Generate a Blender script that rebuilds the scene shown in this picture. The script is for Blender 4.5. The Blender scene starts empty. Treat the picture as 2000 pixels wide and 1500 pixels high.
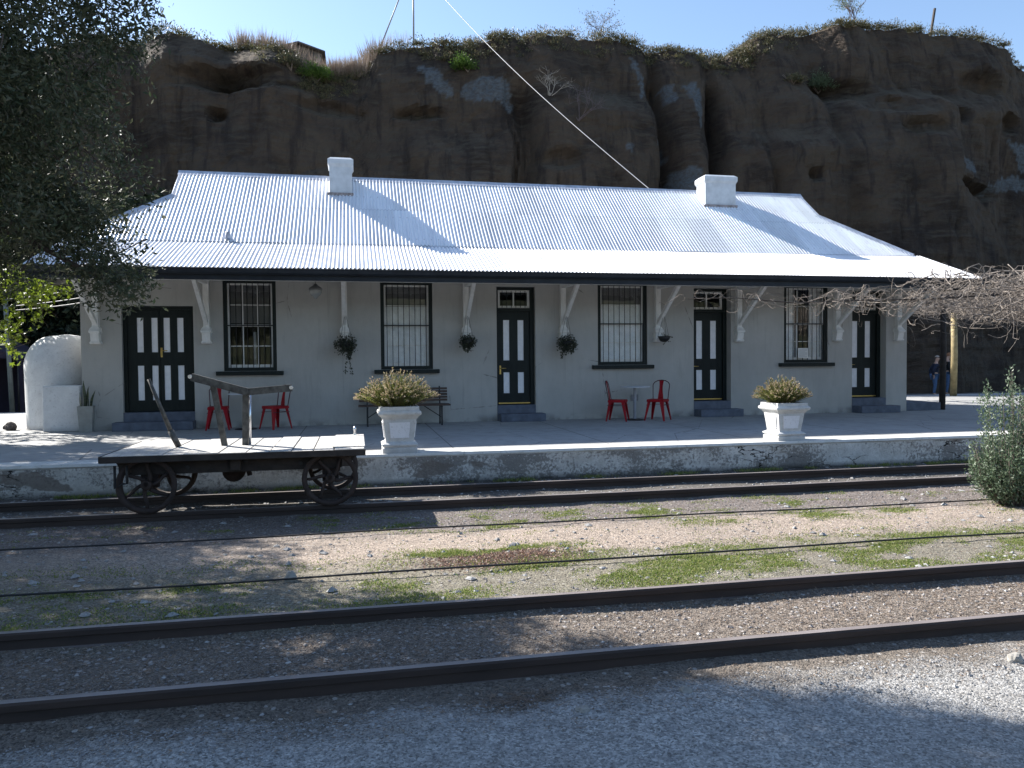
import bpy, bmesh, math, random
import numpy as np
from mathutils import Vector, Matrix, noise
R = math.radians
PI = math.pi
scene = bpy.context.scene
COL = scene.collection

# ------------------------------------------------------------ camera
YAW, PITCH, ROLL = R(11.46), math.atan(45/1500), R(0.49)
cam_d = bpy.data.cameras.new('camera'); cam = bpy.data.objects.new('camera', cam_d); COL.objects.link(cam)
_f = Vector((math.sin(YAW)*math.cos(PITCH), math.cos(YAW)*math.cos(PITCH), -math.sin(PITCH)))
_r0 = Vector((math.cos(YAW), -math.sin(YAW), 0)); _u0 = _r0.cross(_f)
_r = math.cos(ROLL)*_r0 - math.sin(ROLL)*_u0; _u = math.cos(ROLL)*_u0 + math.sin(ROLL)*_r0
M = Matrix((( _r.x, _u.x, -_f.x, 0), (_r.y, _u.y, -_f.y, -16.2), (_r.z, _u.z, -_f.z, 1.287), (0,0,0,1)))
cam.matrix_world = M
cam_d.sensor_width = 36; cam_d.lens = 1500/2000*36
cam_d.clip_start = .05; cam_d.clip_end = 1500
scene.camera = cam

# ------------------------------------------------------------ sky, sun, exposure
SUN = Vector((1.06, -1.02, -1.085)).normalized()      # direction the light travels
elev = math.asin(-SUN.z); rot = math.atan2(-SUN.x, -SUN.y)
w = bpy.data.worlds.new('World'); scene.world = w; w.use_nodes = True
nt = w.node_tree; nt.nodes.clear()
o_ = nt.nodes.new('ShaderNodeOutputWorld'); bg = nt.nodes.new('ShaderNodeBackground'); sk = nt.nodes.new('ShaderNodeTexSky')
sk.sky_type = 'NISHITA'; sk.sun_disc = False; sk.sun_elevation = elev; sk.sun_rotation = rot
sk.air_density = 1.0; sk.dust_density = 0.35; sk.ozone_density = 1.6
bg.inputs[1].default_value = 0.094
nt.links.new(sk.outputs[0], bg.inputs[0]); nt.links.new(bg.outputs[0], o_.inputs[0])
sd = bpy.data.lights.new('sun', 'SUN'); sd.energy = 5.0; sd.angle = R(.5); sd.color = (1, .96, .9)
sun = bpy.data.objects.new('sun', sd); COL.objects.link(sun)
sun.rotation_euler = SUN.to_track_quat('-Z', 'Y').to_euler()
scene.view_settings.view_transform = 'Standard'; scene.view_settings.look = 'None'
scene.view_settings.exposure = 1.38; scene.view_settings.gamma = 1

# ------------------------------------------------------------ object helpers
def obj(name, data, parent=None, loc=None, rotz=0):
    o = bpy.data.objects.new(name, data); COL.objects.link(o)
    if parent is not None: o.parent = parent
    if loc is not None: o.location = loc
    if rotz: o.rotation_euler = (0, 0, rotz)
    return o
def tag(o, label=None, cat=None, group=None, kind=None):
    if label: o['label'] = label
    if cat: o['category'] = cat
    if group: o['group'] = group
    if kind: o['kind'] = kind
    return o
def thing(name, label, cat, loc=(0,0,0), rotz=0, group=None):
    o = obj(name, None, None, loc, rotz); o.empty_display_size = .2
    return tag(o, label, cat, group)
def copy_tree(o, parent=None):
    c = o.copy(); COL.objects.link(c); c.parent = parent
    for k in list(o.children): copy_tree(k, c)
    return c
class MB:
    def __init__(s): s.v = []; s.f = []; s.sm = []
    def add(s, vs, fs, smooth=False, T=None):
        n = len(s.v)
        if T is not None: vs = [tuple(T @ Vector(p)) for p in vs]
        s.v += [tuple(p) for p in vs]; s.f += [tuple(i+n for i in q) for q in fs]; s.sm += [smooth]*len(fs); return s
    def box(s, x0, x1, y0, y1, z0, z1, T=None, b=0):
        if b:
            bm = bmesh.new(); bmesh.ops.create_cube(bm, size=1)
            for v in bm.verts: v.co = Vector(((x0+x1)/2+v.co.x*(x1-x0), (y0+y1)/2+v.co.y*(y1-y0), (z0+z1)/2+v.co.z*(z1-z0)))
            bmesh.ops.bevel(bm, geom=list(bm.edges), offset=b, segments=2, profile=.5, affect='EDGES')
            bm.verts.index_update()
            s.add([v.co.copy() for v in bm.verts], [[v.index for v in f.verts] for f in bm.faces], False, T); bm.free(); return s
        vs = [(x,y,z) for z in (z0,z1) for y in (y0,y1) for x in (x0,x1)]
        return s.add(vs, [(0,2,3,1),(4,5,7,6),(0,1,5,4),(2,6,7,3),(0,4,6,2),(1,3,7,5)], False, T)
    def beam(s, a, b, wd, ht, up=(0,0,1)):
        a = Vector(a); b = Vector(b); d = (b-a); L = d.length; d.normalize()
        x = d.cross(Vector(up)).normalized(); z = x.cross(d)
        vs = []
        for t in (0, L):
            for i, j in ((-1,-1),(1,-1),(1,1),(-1,1)): vs.append(a + d*t + x*(i*wd/2) + z*(j*ht/2))
        return s.add(vs, [(3,2,1,0),(4,5,6,7),(0,1,5,4),(1,2,6,5),(2,3,7,6),(3,0,4,7)])
    def tube(s, pts, rad, n=8, cap=True, smooth=True):
        pts = [Vector(p) for p in pts]
        if not isinstance(rad, (list, tuple)): rad = [rad]*len(pts)
        vs = []; ref = None
        for i, p in enumerate(pts):
            d = (pts[min(i+1, len(pts)-1)] - pts[max(i-1, 0)])
            d = d.normalized() if d.length > 1e-9 else Vector((0,0,1))
            if ref is None: ref = Vector((0,0,1)) if abs(d.z) < .9 else Vector((1,0,0))
            x = d.cross(ref).normalized(); y = x.cross(d).normalized(); ref = y
            for k in range(n):
                a = 2*PI*k/n; vs.append(p + (x*math.cos(a)+y*math.sin(a))*rad[i])
        fs = []
        for i in range(len(pts)-1):
            for k in range(n):
                k2 = (k+1) % n; fs.append((i*n+k, i*n+k2, (i+1)*n+k2, (i+1)*n+k))
        s.add(vs, fs, smooth)
        if cap:
            m = len(s.v)-len(vs)
            s.f.append(tuple(m+k for k in range(n-1,-1,-1))); s.f.append(tuple(m+(len(pts)-1)*n+k for k in range(n))); s.sm += [False, False]
        return s
    def lathe(s, prof, n=24, smooth=True, T=None, a0=0):
        vs = [(r*math.cos(2*PI*k/n+a0), r*math.sin(2*PI*k/n+a0), z) for r, z in prof for k in range(n)]
        fs = [(i*n+k, i*n+(k+1)%n, (i+1)*n+(k+1)%n, (i+1)*n+k) for i in range(len(prof)-1) for k in range(n)]
        return s.add(vs, fs, smooth, T)
    def grid(s, P, smooth=True):      # P: rows x cols of points
        nr = len(P); nc = len(P[0]); vs = [p for r in P for p in r]
        return s.add(vs, [(i*nc+j, i*nc+j+1, (i+1)*nc+j+1, (i+1)*nc+j) for i in range(nr-1) for j in range(nc-1)], smooth)
    def build(s, name, mat, parent=None, loc=None, rotz=0, fix=True):
        me = bpy.data.meshes.new(name); me.from_pydata(s.v, [], s.f)
        me.polygons.foreach_set('use_smooth', s.sm)
        if mat: me.materials.append(mat)
        if fix and len(s.f) < 60000:
            bm = bmesh.new(); bm.from_mesh(me); bmesh.ops.recalc_face_normals(bm, faces=bm.faces); bm.to_mesh(me); bm.free()
        me.update()
        return obj(name, me, parent, loc, rotz)
def fast(name, V, F, mat, parent=None, smooth=False, loc=None):
    V = np.asarray(V, np.float32).reshape(-1,3); F = np.asarray(F, np.int32); k = F.shape[1]
    me = bpy.data.meshes.new(name); me.vertices.add(len(V)); me.vertices.foreach_set('co', V.ravel())
    me.loops.add(F.size); me.loops.foreach_set('vertex_index', F.ravel())
    me.polygons.add(len(F)); me.polygons.foreach_set('loop_start', np.arange(0, F.size, k, dtype=np.int32))
    me.polygons.foreach_set('loop_total', np.full(len(F), k, np.int32))
    me.polygons.foreach_set('use_smooth', np.full(len(F), smooth))
    me.materials.append(mat); me.update(calc_edges=True); me.validate()
    return obj(name, me, parent, loc)

# ------------------------------------------------------------ material helpers
class NT:
    def __init__(s, name):
        s.m = bpy.data.materials.new(name); s.m.use_nodes = True; s.t = s.m.node_tree; s.n = s.t.nodes
        s.b = s.n['Principled BSDF']; s.out = s.n['Material Output']
        s.tc = None
    def new(s, typ, **k):
        n = s.n.new('ShaderNode'+typ)
        for a, v in k.items(): setattr(n, a, v)
        return n
    def link(s, a, b): s.t.links.new(a, b)
    def coord(s, kind='Object', scale=None):
        if s.tc is None: s.tc = s.new('TexCoord')
        o = s.tc.outputs[kind]
        if scale is not None:
            mp = s.new('Mapping'); mp.inputs['Scale'].default_value = scale; s.link(o, mp.inputs[0]); o = mp.outputs[0]
        return o
    def noise(s, scale, detail=4, rough=.55, stretch=None, dist=0, vec=None):
        n = s.new('TexNoise'); n.inputs['Scale'].default_value = scale; n.inputs['Detail'].default_value = detail
        n.inputs['Roughness'].default_value = rough; n.inputs['Distortion'].default_value = dist
        s.link(vec if vec is not None else s.coord('Object', stretch), n.inputs['Vector']); return n.outputs['Fac']
    def voro(s, scale, feature='F1', out='Distance', stretch=None, rnd=1):
        n = s.new('TexVoronoi', feature=feature); n.inputs['Scale'].default_value = scale
        n.inputs['Randomness'].default_value = rnd
        s.link(s.coord('Object', stretch), n.inputs['Vector']); return n.outputs[out]
    def ramp(s, fac, stops, interp='LINEAR'):
        r = s.new('ValToRGB'); r.color_ramp.interpolation = interp; e = r.color_ramp.elements
        while len(e) < len(stops): e.new(.5)
        for i, (p, c) in enumerate(stops):
            e[i].position = p; e[i].color = (c[0], c[1], c[2], 1) if isinstance(c, (tuple, list)) else (c, c, c, 1)
        s.link(fac, r.inputs[0]); return r.outputs[0]
    def mix(s, fac, a, b, mode='MIX'):
        m = s.new('Mix', data_type='RGBA', blend_type=mode)
        for i, v in ((0, fac), (6, a), (7, b)):
            if isinstance(v, (int, float)): m.inputs[i].default_value = v if i == 0 else (v, v, v, 1)
            elif isinstance(v, tuple): m.inputs[i].default_value = (v[0], v[1], v[2], 1)
            else: s.link(v, m.inputs[i])
        return m.outputs[2]
    def math(s, op, a, b=None, c=None, clamp=False):
        m = s.new('Math', operation=op, use_clamp=clamp)
        for i, v in enumerate((a, b, c)):
            if v is None: continue
            if isinstance(v, (int, float)): m.inputs[i].default_value = v
            else: s.link(v, m.inputs[i])
        return m.outputs[0]
    def xyz(s, kind='Object'):
        n = s.new('SeparateXYZ'); s.link(s.coord(kind), n.inputs[0]); return n.outputs
    def bump(s, h, strength=.3, dist=.01, base=None):
        b = s.new('Bump'); b.inputs['Strength'].default_value = strength; b.inputs['Distance'].default_value = dist
        s.link(h, b.inputs['Height'])
        if base is not None: s.link(base, b.inputs['Normal'])
        s.link(b.outputs[0], s.b.inputs['Normal']); return b.outputs[0]
    def col(s, c):
        if isinstance(c, tuple): s.b.inputs['Base Color'].default_value = (*c, 1)
        else: s.link(c, s.b.inputs['Base Color'])
    def set(s, rough=None, metal=None, spec=None):
        if rough is not None:
            if isinstance(rough, (int, float)): s.b.inputs['Roughness'].default_value = rough
            else: s.link(rough, s.b.inputs['Roughness'])
        if metal is not None: s.b.inputs['Metallic'].default_value = metal
        if spec is not None: s.b.inputs['Specular IOR Level'].default_value = spec
        return s.m
def simple(name, c, rough=.6, var=.15, scale=8, bump=.15, bs=60, metal=0, spec=.5):
    t = NT(name); n = t.noise(scale, 5)
    lo = tuple(x*(1-var) for x in c); hi = tuple(min(1, x*(1+var)) for x in c)
    t.col(t.ramp(n, [(.3, lo), (.7, hi)]))
    if bump: t.bump(t.noise(bs, 3), bump, .003)
    return t.set(rough, metal, spec)
def leafmat(name, cols, trans=.3, rough=.45, spec=.4, tcol=None):
    t = NT(name); g = t.new('NewGeometry')
    c = t.ramp(g.outputs['Random Per Island'], [(i/(len(cols)-1), c) for i, c in enumerate(cols)])
    t.col(c); t.set(rough, 0, spec)
    tr = t.new('BsdfTranslucent'); mx = t.new('MixShader'); mx.inputs[0].default_value = trans
    if tcol: t.link(t.mix(.7, c, tcol), tr.inputs[0])
    else: t.link(c, tr.inputs[0])
    t.link(t.b.outputs[0], mx.inputs[1]); t.link(tr.outputs[0], mx.inputs[2]); t.link(mx.outputs[0], t.out.inputs[0])
    return t.m

# ---- materials
def m_plaster():
    t = NT('wall_plaster'); n1 = t.noise(.9, 6, .6); n2 = t.noise(7, 5, .6, (1,1,.35)); x = t.xyz()
    c = t.ramp(n1, [(.3, (.385,.375,.35)), (.7, (.46,.45,.42))])
    c = t.mix(t.math('MULTIPLY', t.math('SUBTRACT', n2, .45, clamp=True), .9), c, (.30,.29,.265))
    # damp blotches near the base, with their own ragged outline
    wet = t.math('MULTIPLY', t.math('SUBTRACT', .16, x[2], clamp=True), 5)
    wet = t.math('MULTIPLY', wet, t.ramp(t.noise(3.2, 5), [(.45, 0.), (.6, 1.)]))
    c = t.mix(wet, c, (.17,.165,.15))
    st = t.ramp(t.noise(3.4, 6, .7, (3,1,.18)), [(.56, 0.), (.70, 1.)]); c = t.mix(t.math('MULTIPLY', st, .28), c, (.20,.195,.18))    # rain streaks
    v = t.voro(.9, 'DISTANCE_TO_EDGE'); hc = t.math('LESS_THAN', t.math('ADD', v, t.math('MULTIPLY', t.noise(9, 4), .05)), .029)
    hc = t.math('MULTIPLY', hc, t.ramp(t.noise(.6, 2), [(.55, 0.), (.6, 1.)])); c = t.mix(t.math('MULTIPLY', hc, .55), c, (.12,.115,.105))
    t.col(c); h = t.math('ADD', t.noise(3, 4), t.math('MULTIPLY', t.noise(55, 3), .25)); t.bump(h, .45, .025)
    return t.set(.82)
def m_roof():
    t = NT('corrugated_paint'); s = t.noise(1.2, 6, .6, (6,.5,.5)); n = t.noise(2.3, 6)
    c = t.ramp(s, [(.3, (.76,.76,.79)), (.65, (.88,.88,.89))])
    sp = t.ramp(t.noise(19, 4, .7, (1,.6,.6)), [(.64, 0.), (.74, 1.)])
    c = t.mix(t.math('MULTIPLY', sp, .45), c, (.30,.27,.27))
    x = t.xyz(); big = t.noise(.7, 6, .65, (1.6,.5,.5)); c = t.mix(t.ramp(big,[(.46,0.),(.66,.5)]), c, (.50,.50,.53))
    ys = t.math('ADD', x[1], t.math('MULTIPLY', t.math('SUBTRACT', t.noise(.6,2,.5,(3,0,0)), .5), .02))
    for y0 in (1.16, -.9):        # sheet end laps
        c = t.mix(t.math('MULTIPLY', t.math('LESS_THAN', t.math('ABSOLUTE', t.math('SUBTRACT', ys, y0)), .006), .6), c, (.2,.2,.22))
    fx = t.math('ABSOLUTE', t.math('SUBTRACT', t.math('FRACT', t.math('DIVIDE', x[0], .1524)), .5))     # screw heads on every second crest
    fy = t.math('ABSOLUTE', t.math('SUBTRACT', t.math('FRACT', t.math('DIVIDE', t.math('ADD', x[1], .2), .72)), .5))
    scr = t.math('MULTIPLY', t.math('LESS_THAN', fx, .06), t.math('LESS_THAN', fy, .018)); c = t.mix(t.math('MULTIPLY', scr, .6), c, (.22,.17,.15))
    wn = t.new('TexWhiteNoise', noise_dimensions='2D'); cx = t.new('CombineXYZ'); t.link(t.math('FLOOR', t.math('DIVIDE', t.math('ADD', x[0], 30), .686)), cx.inputs[0])
    t.link(t.math('ADD', t.math('GREATER_THAN', x[1], 1.16), t.math('LESS_THAN', x[1], 0)), cx.inputs[1]); t.link(cx.outputs[0], wn.inputs[0])
    c = t.mix(1., c, t.ramp(wn.outputs[0], [(0,.84),(.6,1.),(1,1.)]), 'MULTIPLY')      # each sheet its own tone
    rs = t.ramp(t.noise(3.2,6,.7,(3.5,.35,.35)),[(.60,0.),(.70,1.)]); c = t.mix(t.math('MULTIPLY', rs, .35), c, (.33,.25,.21))
    t.col(c); t.bump(t.noise(14, 4), .12, .01)
    return t.set(t.ramp(n, [(.3, .38), (.7, .55)]), 0, .5)
def m_white_wood():
    t = NT('white_paint'); n = t.noise(14, 5, .6, (1,1,.3)); c = t.ramp(n, [(.3, (.66,.65,.61)), (.6, (.78,.77,.74))])
    d = t.ramp(t.noise(45, 4, .7), [(.66, 0.), (.72, 1.)]); c = t.mix(t.math('MULTIPLY', d, .5), c, (.38,.35,.3)); t.col(c)
    t.bump(t.noise(60, 3, .5, (1,1,.2)), .2, .003); return t.set(.55)
def m_dark():
    t = NT('dark_green_paint'); n = t.noise(10, 5, .6, (1,1,.3)); t.col(t.ramp(n, [(.3, (.008,.013,.012)), (.7, (.016,.022,.021))]))
    t.bump(t.noise(70, 3, .5, (1,1,.15)), .15, .002); return t.set(.5, 0, .22)
def m_slate():
    return simple('slate_fascia_paint', (.018,.023,.030), .55, .25, 5, .1, spec=.25)
def m_concrete():
    t = NT('concrete_paving'); x = t.xyz(); n1 = t.noise(.5, 7, .6); n2 = t.noise(4, 6, .65); n3 = t.noise(45, 4, .6)
    c = t.ramp(n1, [(.3, (.28,.28,.275)), (.7, (.40,.395,.385))])
    c = t.mix(t.ramp(n2, [(.45, 0.), (.62, .55)]), c, (.22,.22,.215))
    c = t.mix(t.ramp(n3, [(.55, 0.), (.7, .35)]), c, (.16,.155,.15))
    # expansion joints
    jx = t.math('ABSOLUTE', t.math('SUBTRACT', t.math('FRACT', t.math('DIVIDE', t.math('ADD', x[0], 40.6), 2.4)), .5))
    jj = t.math('LESS_THAN', jx, .0035)
    jy = t.math('LESS_THAN', t.math('ABSOLUTE', t.math('ADD', x[1], 2.55)), .006)
    j = t.math('MAXIMUM', jj, jy); c = t.mix(j, c, (.1,.095,.09))
    cr = t.voro(.55, 'DISTANCE_TO_EDGE'); crk = t.math('LESS_THAN', t.math('ADD', cr, t.math('MULTIPLY', t.noise(6, 4), .02)), .0125)
    c = t.mix(t.math('MULTIPLY', crk, .7), c, (.1,.095,.09))
    t.col(c); t.bump(t.math('ADD', n3, t.math('MULTIPLY', n2, 2)), .25, .006); return t.set(.8)
def m_coping():
    t = NT('platform_coping'); n = t.noise(5, 6); c = t.ramp(n, [(.3, (.52,.51,.47)), (.7, (.68,.67,.64))])
    c = t.mix(t.ramp(t.noise(17, 5, .7), [(.56, 0.), (.66, .6)]), c, (.3,.29,.26)); t.col(c); t.bump(t.noise(30, 4), .3, .008); return t.set(.8)
def m_platface():
    t = NT('platform_face_limewash'); n1 = t.noise(1.1, 8, .65, (.7,1,1.4)); n2 = t.noise(4.5, 7, .7); n3 = t.noise(24, 5, .7)
    c = t.ramp(n2, [(.25, (.40,.375,.335)), (.6, (.72,.70,.66))])
    x0 = t.xyz(); n5 = t.noise(.5, 4, .6, (1,1,.3)); mold = t.ramp(t.math('ADD', t.math('ADD', t.math('MULTIPLY', n1, .6), t.math('MULTIPLY', n5, .45)), t.math('ADD', t.math('MULTIPLY', t.math('SUBTRACT', n3, .5), .5), t.math('MULTIPLY', t.math('SUBTRACT', n2, .5), .35))), [(.485, 0.), (.565, 1.)])
    c = t.mix(t.math('MULTIPLY', mold, .8), c, t.ramp(n3, [(.3, (.05,.045,.04)), (.7, (.19,.17,.15))]))
    # cracked render: big irregular cells
    mp = t.new('Mapping'); mp.inputs['Scale'].default_value = (.8,.8,2.2); t.link(t.coord(), mp.inputs[0])
    dn = t.new('TexNoise'); dn.inputs['Scale'].default_value = 6; dn.inputs['Detail'].default_value = 4; t.link(mp.outputs[0], dn.inputs['Vector'])
    vm = t.new('VectorMath', operation='MULTIPLY_ADD'); t.link(dn.outputs['Color'], vm.inputs[0]); vm.inputs[1].default_value = (.28,.28,.28); t.link(mp.outputs[0], vm.inputs[2])
    v = t.new('TexVoronoi', feature='DISTANCE_TO_EDGE'); v.inputs['Scale'].default_value = 2.2; t.link(vm.outputs[0], v.inputs['Vector'])
    crk = t.math('LESS_THAN', v.outputs['Distance'], .016)
    crk = t.math('MULTIPLY', crk, t.ramp(t.noise(.55, 3), [(.52, 0.), (.58, 1.)]))
    bp = t.ramp(t.noise(.75, 5, .6, (.8,1,1.8)), [(.60, 0.), (.615, 1.)]); c = t.mix(t.math('MULTIPLY', bp, .85), c, (.20,.17,.145))     # patches where the render has fallen off
    c = t.mix(crk, c, (.02,.019,.017)); x = t.xyz()
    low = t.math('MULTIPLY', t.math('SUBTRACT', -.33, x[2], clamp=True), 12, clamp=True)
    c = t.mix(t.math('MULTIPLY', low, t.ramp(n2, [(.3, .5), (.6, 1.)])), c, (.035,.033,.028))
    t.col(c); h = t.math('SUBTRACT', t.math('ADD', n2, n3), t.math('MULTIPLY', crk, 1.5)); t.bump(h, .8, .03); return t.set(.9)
PLASTER = m_plaster(); ROOF = m_roof(); WHITE = m_white_wood(); DARK = m_dark(); SLATE = m_slate()
CONC = m_concrete(); COPE = m_coping(); FACE = m_platface()
STEP = simple('step_paint', (.10,.115,.15), .7, .3, 6, .3)
BRASS = simple('brass', (.55,.40,.14), .35, .2, 20, 0, metal=1)
PANEL = simple('door_panel_paint', (.84,.84,.86), .5, .06, 12, .1)
CAPM = simple('chimney_render', (.60,.62,.64), .8, .12, 6, .3, 30)
FLASH = simple('ridge_flashing', (.42,.44,.50), .5, .25, 7, .3, 12)
IRON = simple('black_iron', (.012,.012,.013), .55, .3, 20, .1)
CURT = simple('net_curtain', (.86,.88,.89), .9, .1, 9, .2)
BLIND = simple('grey_blind', (.20,.20,.20), .9, .1, 3, .1)
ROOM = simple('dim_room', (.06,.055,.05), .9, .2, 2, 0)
def m_glass():
    t = NT('window_glass'); g = t.new('BsdfGlossy'); g.inputs['Roughness'].default_value = .02; g.inputs[0].default_value = (.9,.93,.95,1)
    tr = t.new('BsdfTransparent'); fr = t.new('Fresnel'); fr.inputs[0].default_value = 1.5; mx = t.new('MixShader')
    t.link(t.math('ADD', fr.outputs[0], .03), mx.inputs[0]); t.link(tr.outputs[0], mx.inputs[1]); t.link(g.outputs[0], mx.inputs[2])
    n = t.noise(2.5, 2); b = t.new('Bump'); b.inputs['Strength'].default_value = .12; b.inputs['Distance'].default_value = .02; t.link(n, b.inputs['Height']); t.link(b.outputs[0], g.inputs['Normal'])
    t.link(mx.outputs[0], t.out.inputs[0]); return t.m
GLASS = m_glass()
# ============================================================ STATION BUILDING
X0, X1, DEPTH = -5.2, 12.96, 4.7
B = thing('station_building', 'long low grey plastered station building with a white corrugated iron roof and dark green doors', 'building', (0,0,0))
DOORS = [(-4.47,-3.15,2.43,True), (2.96,3.81,2.88,False), (7.48,8.39,2.90,False), (11.49,12.40,2.88,False)]
WINS = [(-2.59,-1.57), (.51,1.59), (5.22,6.37), (9.72,10.85)]
WZ = [(1.13,2.97), (1.13,2.97), (1.18,3.0), (1.19,3.0)]
WT = 3.66
def facade():
    ops = [(a,b,0,z) for a,b,z,_ in DOORS] + [(a,b,z0,z1) for (a,b),(z0,z1) in zip(WINS,WZ)]
    xs = sorted({X0,X1,*[o[0] for o in ops],*[o[1] for o in ops]}); zs = sorted({0.0-.02,WT,*[o[2] for o in ops],*[o[3] for o in ops]})
    m = MB(); D = .34
    for i in range(len(xs)-1):
        for j in range(len(zs)-1):
            cx, cz = (xs[i]+xs[i+1])/2, (zs[j]+zs[j+1])/2
            if any(a<cx<b and c<cz<d for a,b,c,d in ops): continue
            m.add([(xs[i],0,zs[j]),(xs[i+1],0,zs[j]),(xs[i+1],0,zs[j+1]),(xs[i],0,zs[j+1])], [(0,1,2,3)])
            m.add([(xs[i],D,zs[j]),(xs[i+1],D,zs[j]),(xs[i+1],D,zs[j+1]),(xs[i],D,zs[j+1])], [(3,2,1,0)])
    for a,b,c,d in ops:
        m.add([(a,0,c),(a,D,c),(a,D,d),(a,0,d)], [(0,1,2,3)]); m.add([(b,0,c),(b,0,d),(b,D,d),(b,D,c)], [(0,1,2,3)])
        m.add([(a,0,d),(a,D,d),(b,D,d),(b,0,d)], [(0,1,2,3)]); m.add([(a,0,c),(b,0,c),(b,D,c),(a,D,c)], [(0,1,2,3)])
    m.add([(X0,0,-.02),(X0,D,-.02),(X0,D,WT),(X0,0,WT)],[(0,1,2,3)]); m.add([(X1,0,-.02),(X1,0,WT),(X1,D,WT),(X1,D,-.02)],[(0,1,2,3)])
    return m.build('front_wall', PLASTER, B, fix=False)
facade()
MB().box(X0,X0+.34,.343,DEPTH,-.02,WT).build('side_wall', PLASTER, B)
MB().box(X1-.34,X1,.343,DEPTH,-.02,WT).build('side_wall', PLASTER, B)
MB().box(X0+.343,X1-.343,DEPTH-.34,DEPTH,-.02,WT).build('back_wall', PLASTER, B)
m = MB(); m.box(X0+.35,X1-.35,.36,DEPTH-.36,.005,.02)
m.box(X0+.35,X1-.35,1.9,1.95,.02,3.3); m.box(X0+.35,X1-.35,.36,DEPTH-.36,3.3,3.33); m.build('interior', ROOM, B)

# ---- roof
RY, RZ, RX0, RX1 = 2.35, 5.60, -3.83, 11.58       # ridge
HX0, HX1 = -5.42, 13.16                            # hip feet at the break line
ZB, SU, SL, EO = 3.72, .80, .385, 1.87             # break height, slopes, eave overhang
VG = 1.45                                          # foot of the gablet verge (Y)
def wave(u): return .0125*math.cos(2*PI*u/.0762)
def lift(x, s):
    k = math.floor((x+30)/.686); r = math.sin(k*12.9898)*43758.5; r -= math.floor(r)
    return (r-.5)*.006 + .008*noise.noise(Vector((x*.5, s*.9, 3.3)))
def upper_front():
    m = MB(); step = .0762/10; n = int((HX1-HX0)/step); rows = 5; P = [[] for _ in range(rows+1)]
    for i in range(n+1):
        x = HX0+i*step
        if x < RX0: yt = VG*(x-HX0)/(RX0-HX0)
        elif x > RX1: yt = VG*(HX1-x)/(HX1-RX1)
        else: yt = RY
        for j in range(rows+1):
            y = -.03 + (yt+.03)*j/rows
            P[j].append((x, y, ZB+SU*y+wave(x)+lift(x, y)+.012))
    return m.grid(P)
def lower_front():
    m = MB(); step = .0762/10; xa, xb = HX0-.05, 13.36; n = int((xb-xa)/step); rows = 5; P = [[] for _ in range(rows+1)]
    for i in range(n+1):
        x = xa+i*step
        for j in range(rows+1):
            y = .05 - (EO+.05)*j/rows
            P[j].append((x, y, ZB+SL*y+wave(x)+lift(x+7, y)-.012))
    return m.grid(P)
def side_slope(sgn):
    m = MB(); step = .0762/8; n = int(DEPTH/step); Pt = [[],[]]
    hx = HX1 if sgn > 0 else HX0; rx = RX1 if sgn > 0 else RX0
    for i in range(n+1):
        y = i*step; d = min(y, DEPTH-y); t = min(1, d/VG)
        for j, k in enumerate((0, t)):
            x = hx + (rx-hx)*k; z = ZB + SU*VG*k
            Pt[j].append((x + sgn*.0, y, z + wave(y)))
    return m.grid(Pt)
rf = upper_front().build('roof', ROOF, B, fix=False)
lower_front().build('verandah_roof', ROOF, B, fix=False)
for s in (1,-1): side_slope(s).build('hip_roof', ROOF, B, fix=False)
MB().add([(RX0,RY,RZ),(RX1,RY,RZ),(RX1,3.25,RZ-.72),(HX1,DEPTH,ZB),(HX0,DEPTH,ZB),(RX0,3.25,RZ-.72)],[(0,1,2,3,4,5)]).build('back_roof', ROOF, B)
for x in (RX1-.06, RX0+.06):
    m = MB(); m.add([(x,RY,RZ-.02),(x,1.43,4.86),(x,3.27,4.86),(x+.03,RY,RZ-.02),(x+.03,1.43,4.86),(x+.03,3.27,4.86)],[(0,1,2),(3,5,4),(0,3,4,1),(1,4,5,2),(2,5,3,0)])
    m.build('gablet', PLASTER, B)
def strip(pts_dir, pts, wa, name, off=.02, curl=.02):    # flashing strip folded along a line
    m = MB(); a, b = [Vector(p) for p in pts]; n1, n2 = [Vector(d).normalized() for d in pts_dir]
    N = 46; P = []
    for i in range(N+1):
        p = a.lerp(b, i/N); j = .006*noise.noise(p*2.1)
        row = []
        for d, s in ((n1, wa[0]), (n1, wa[0]*.5), (None, 0), (n2, wa[1]*.5), (n2, wa[1])):
            q = p + (d*s if d is not None else Vector((0,0,0))) + Vector((0,0,off+j+(curl if d is None else 0)))
            row.append(tuple(q))
        P.append(row)
    return m.grid(P, False).build(name, FLASH, B, fix=False)
strip(((0,-1,-SU),(0,1,-SU)), ((RX0-.02,RY,RZ),(RX1+.02,RY,RZ)), (.17,.17), 'ridge_cap')
for x, s in ((RX0,-1),(RX1,1)):
    strip(((-s,0,0),(0,0,-1)), ((x,RY,RZ),(x,VG-.06,RZ-SU*(RY-VG)-.05)), (.07,.12), 'barge_strip', .022, 0)
# hips
strip(((-1,0,0),(0,1,0)), ((RX1,VG,ZB+SU*VG),(HX1,0,ZB)), (.17,.17), 'hip_cap', .022)
strip(((1,0,0),(0,1,0)), ((RX0,VG,ZB+SU*VG),(HX0,0,ZB)), (.17,.17), 'hip_cap', .022)
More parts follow.
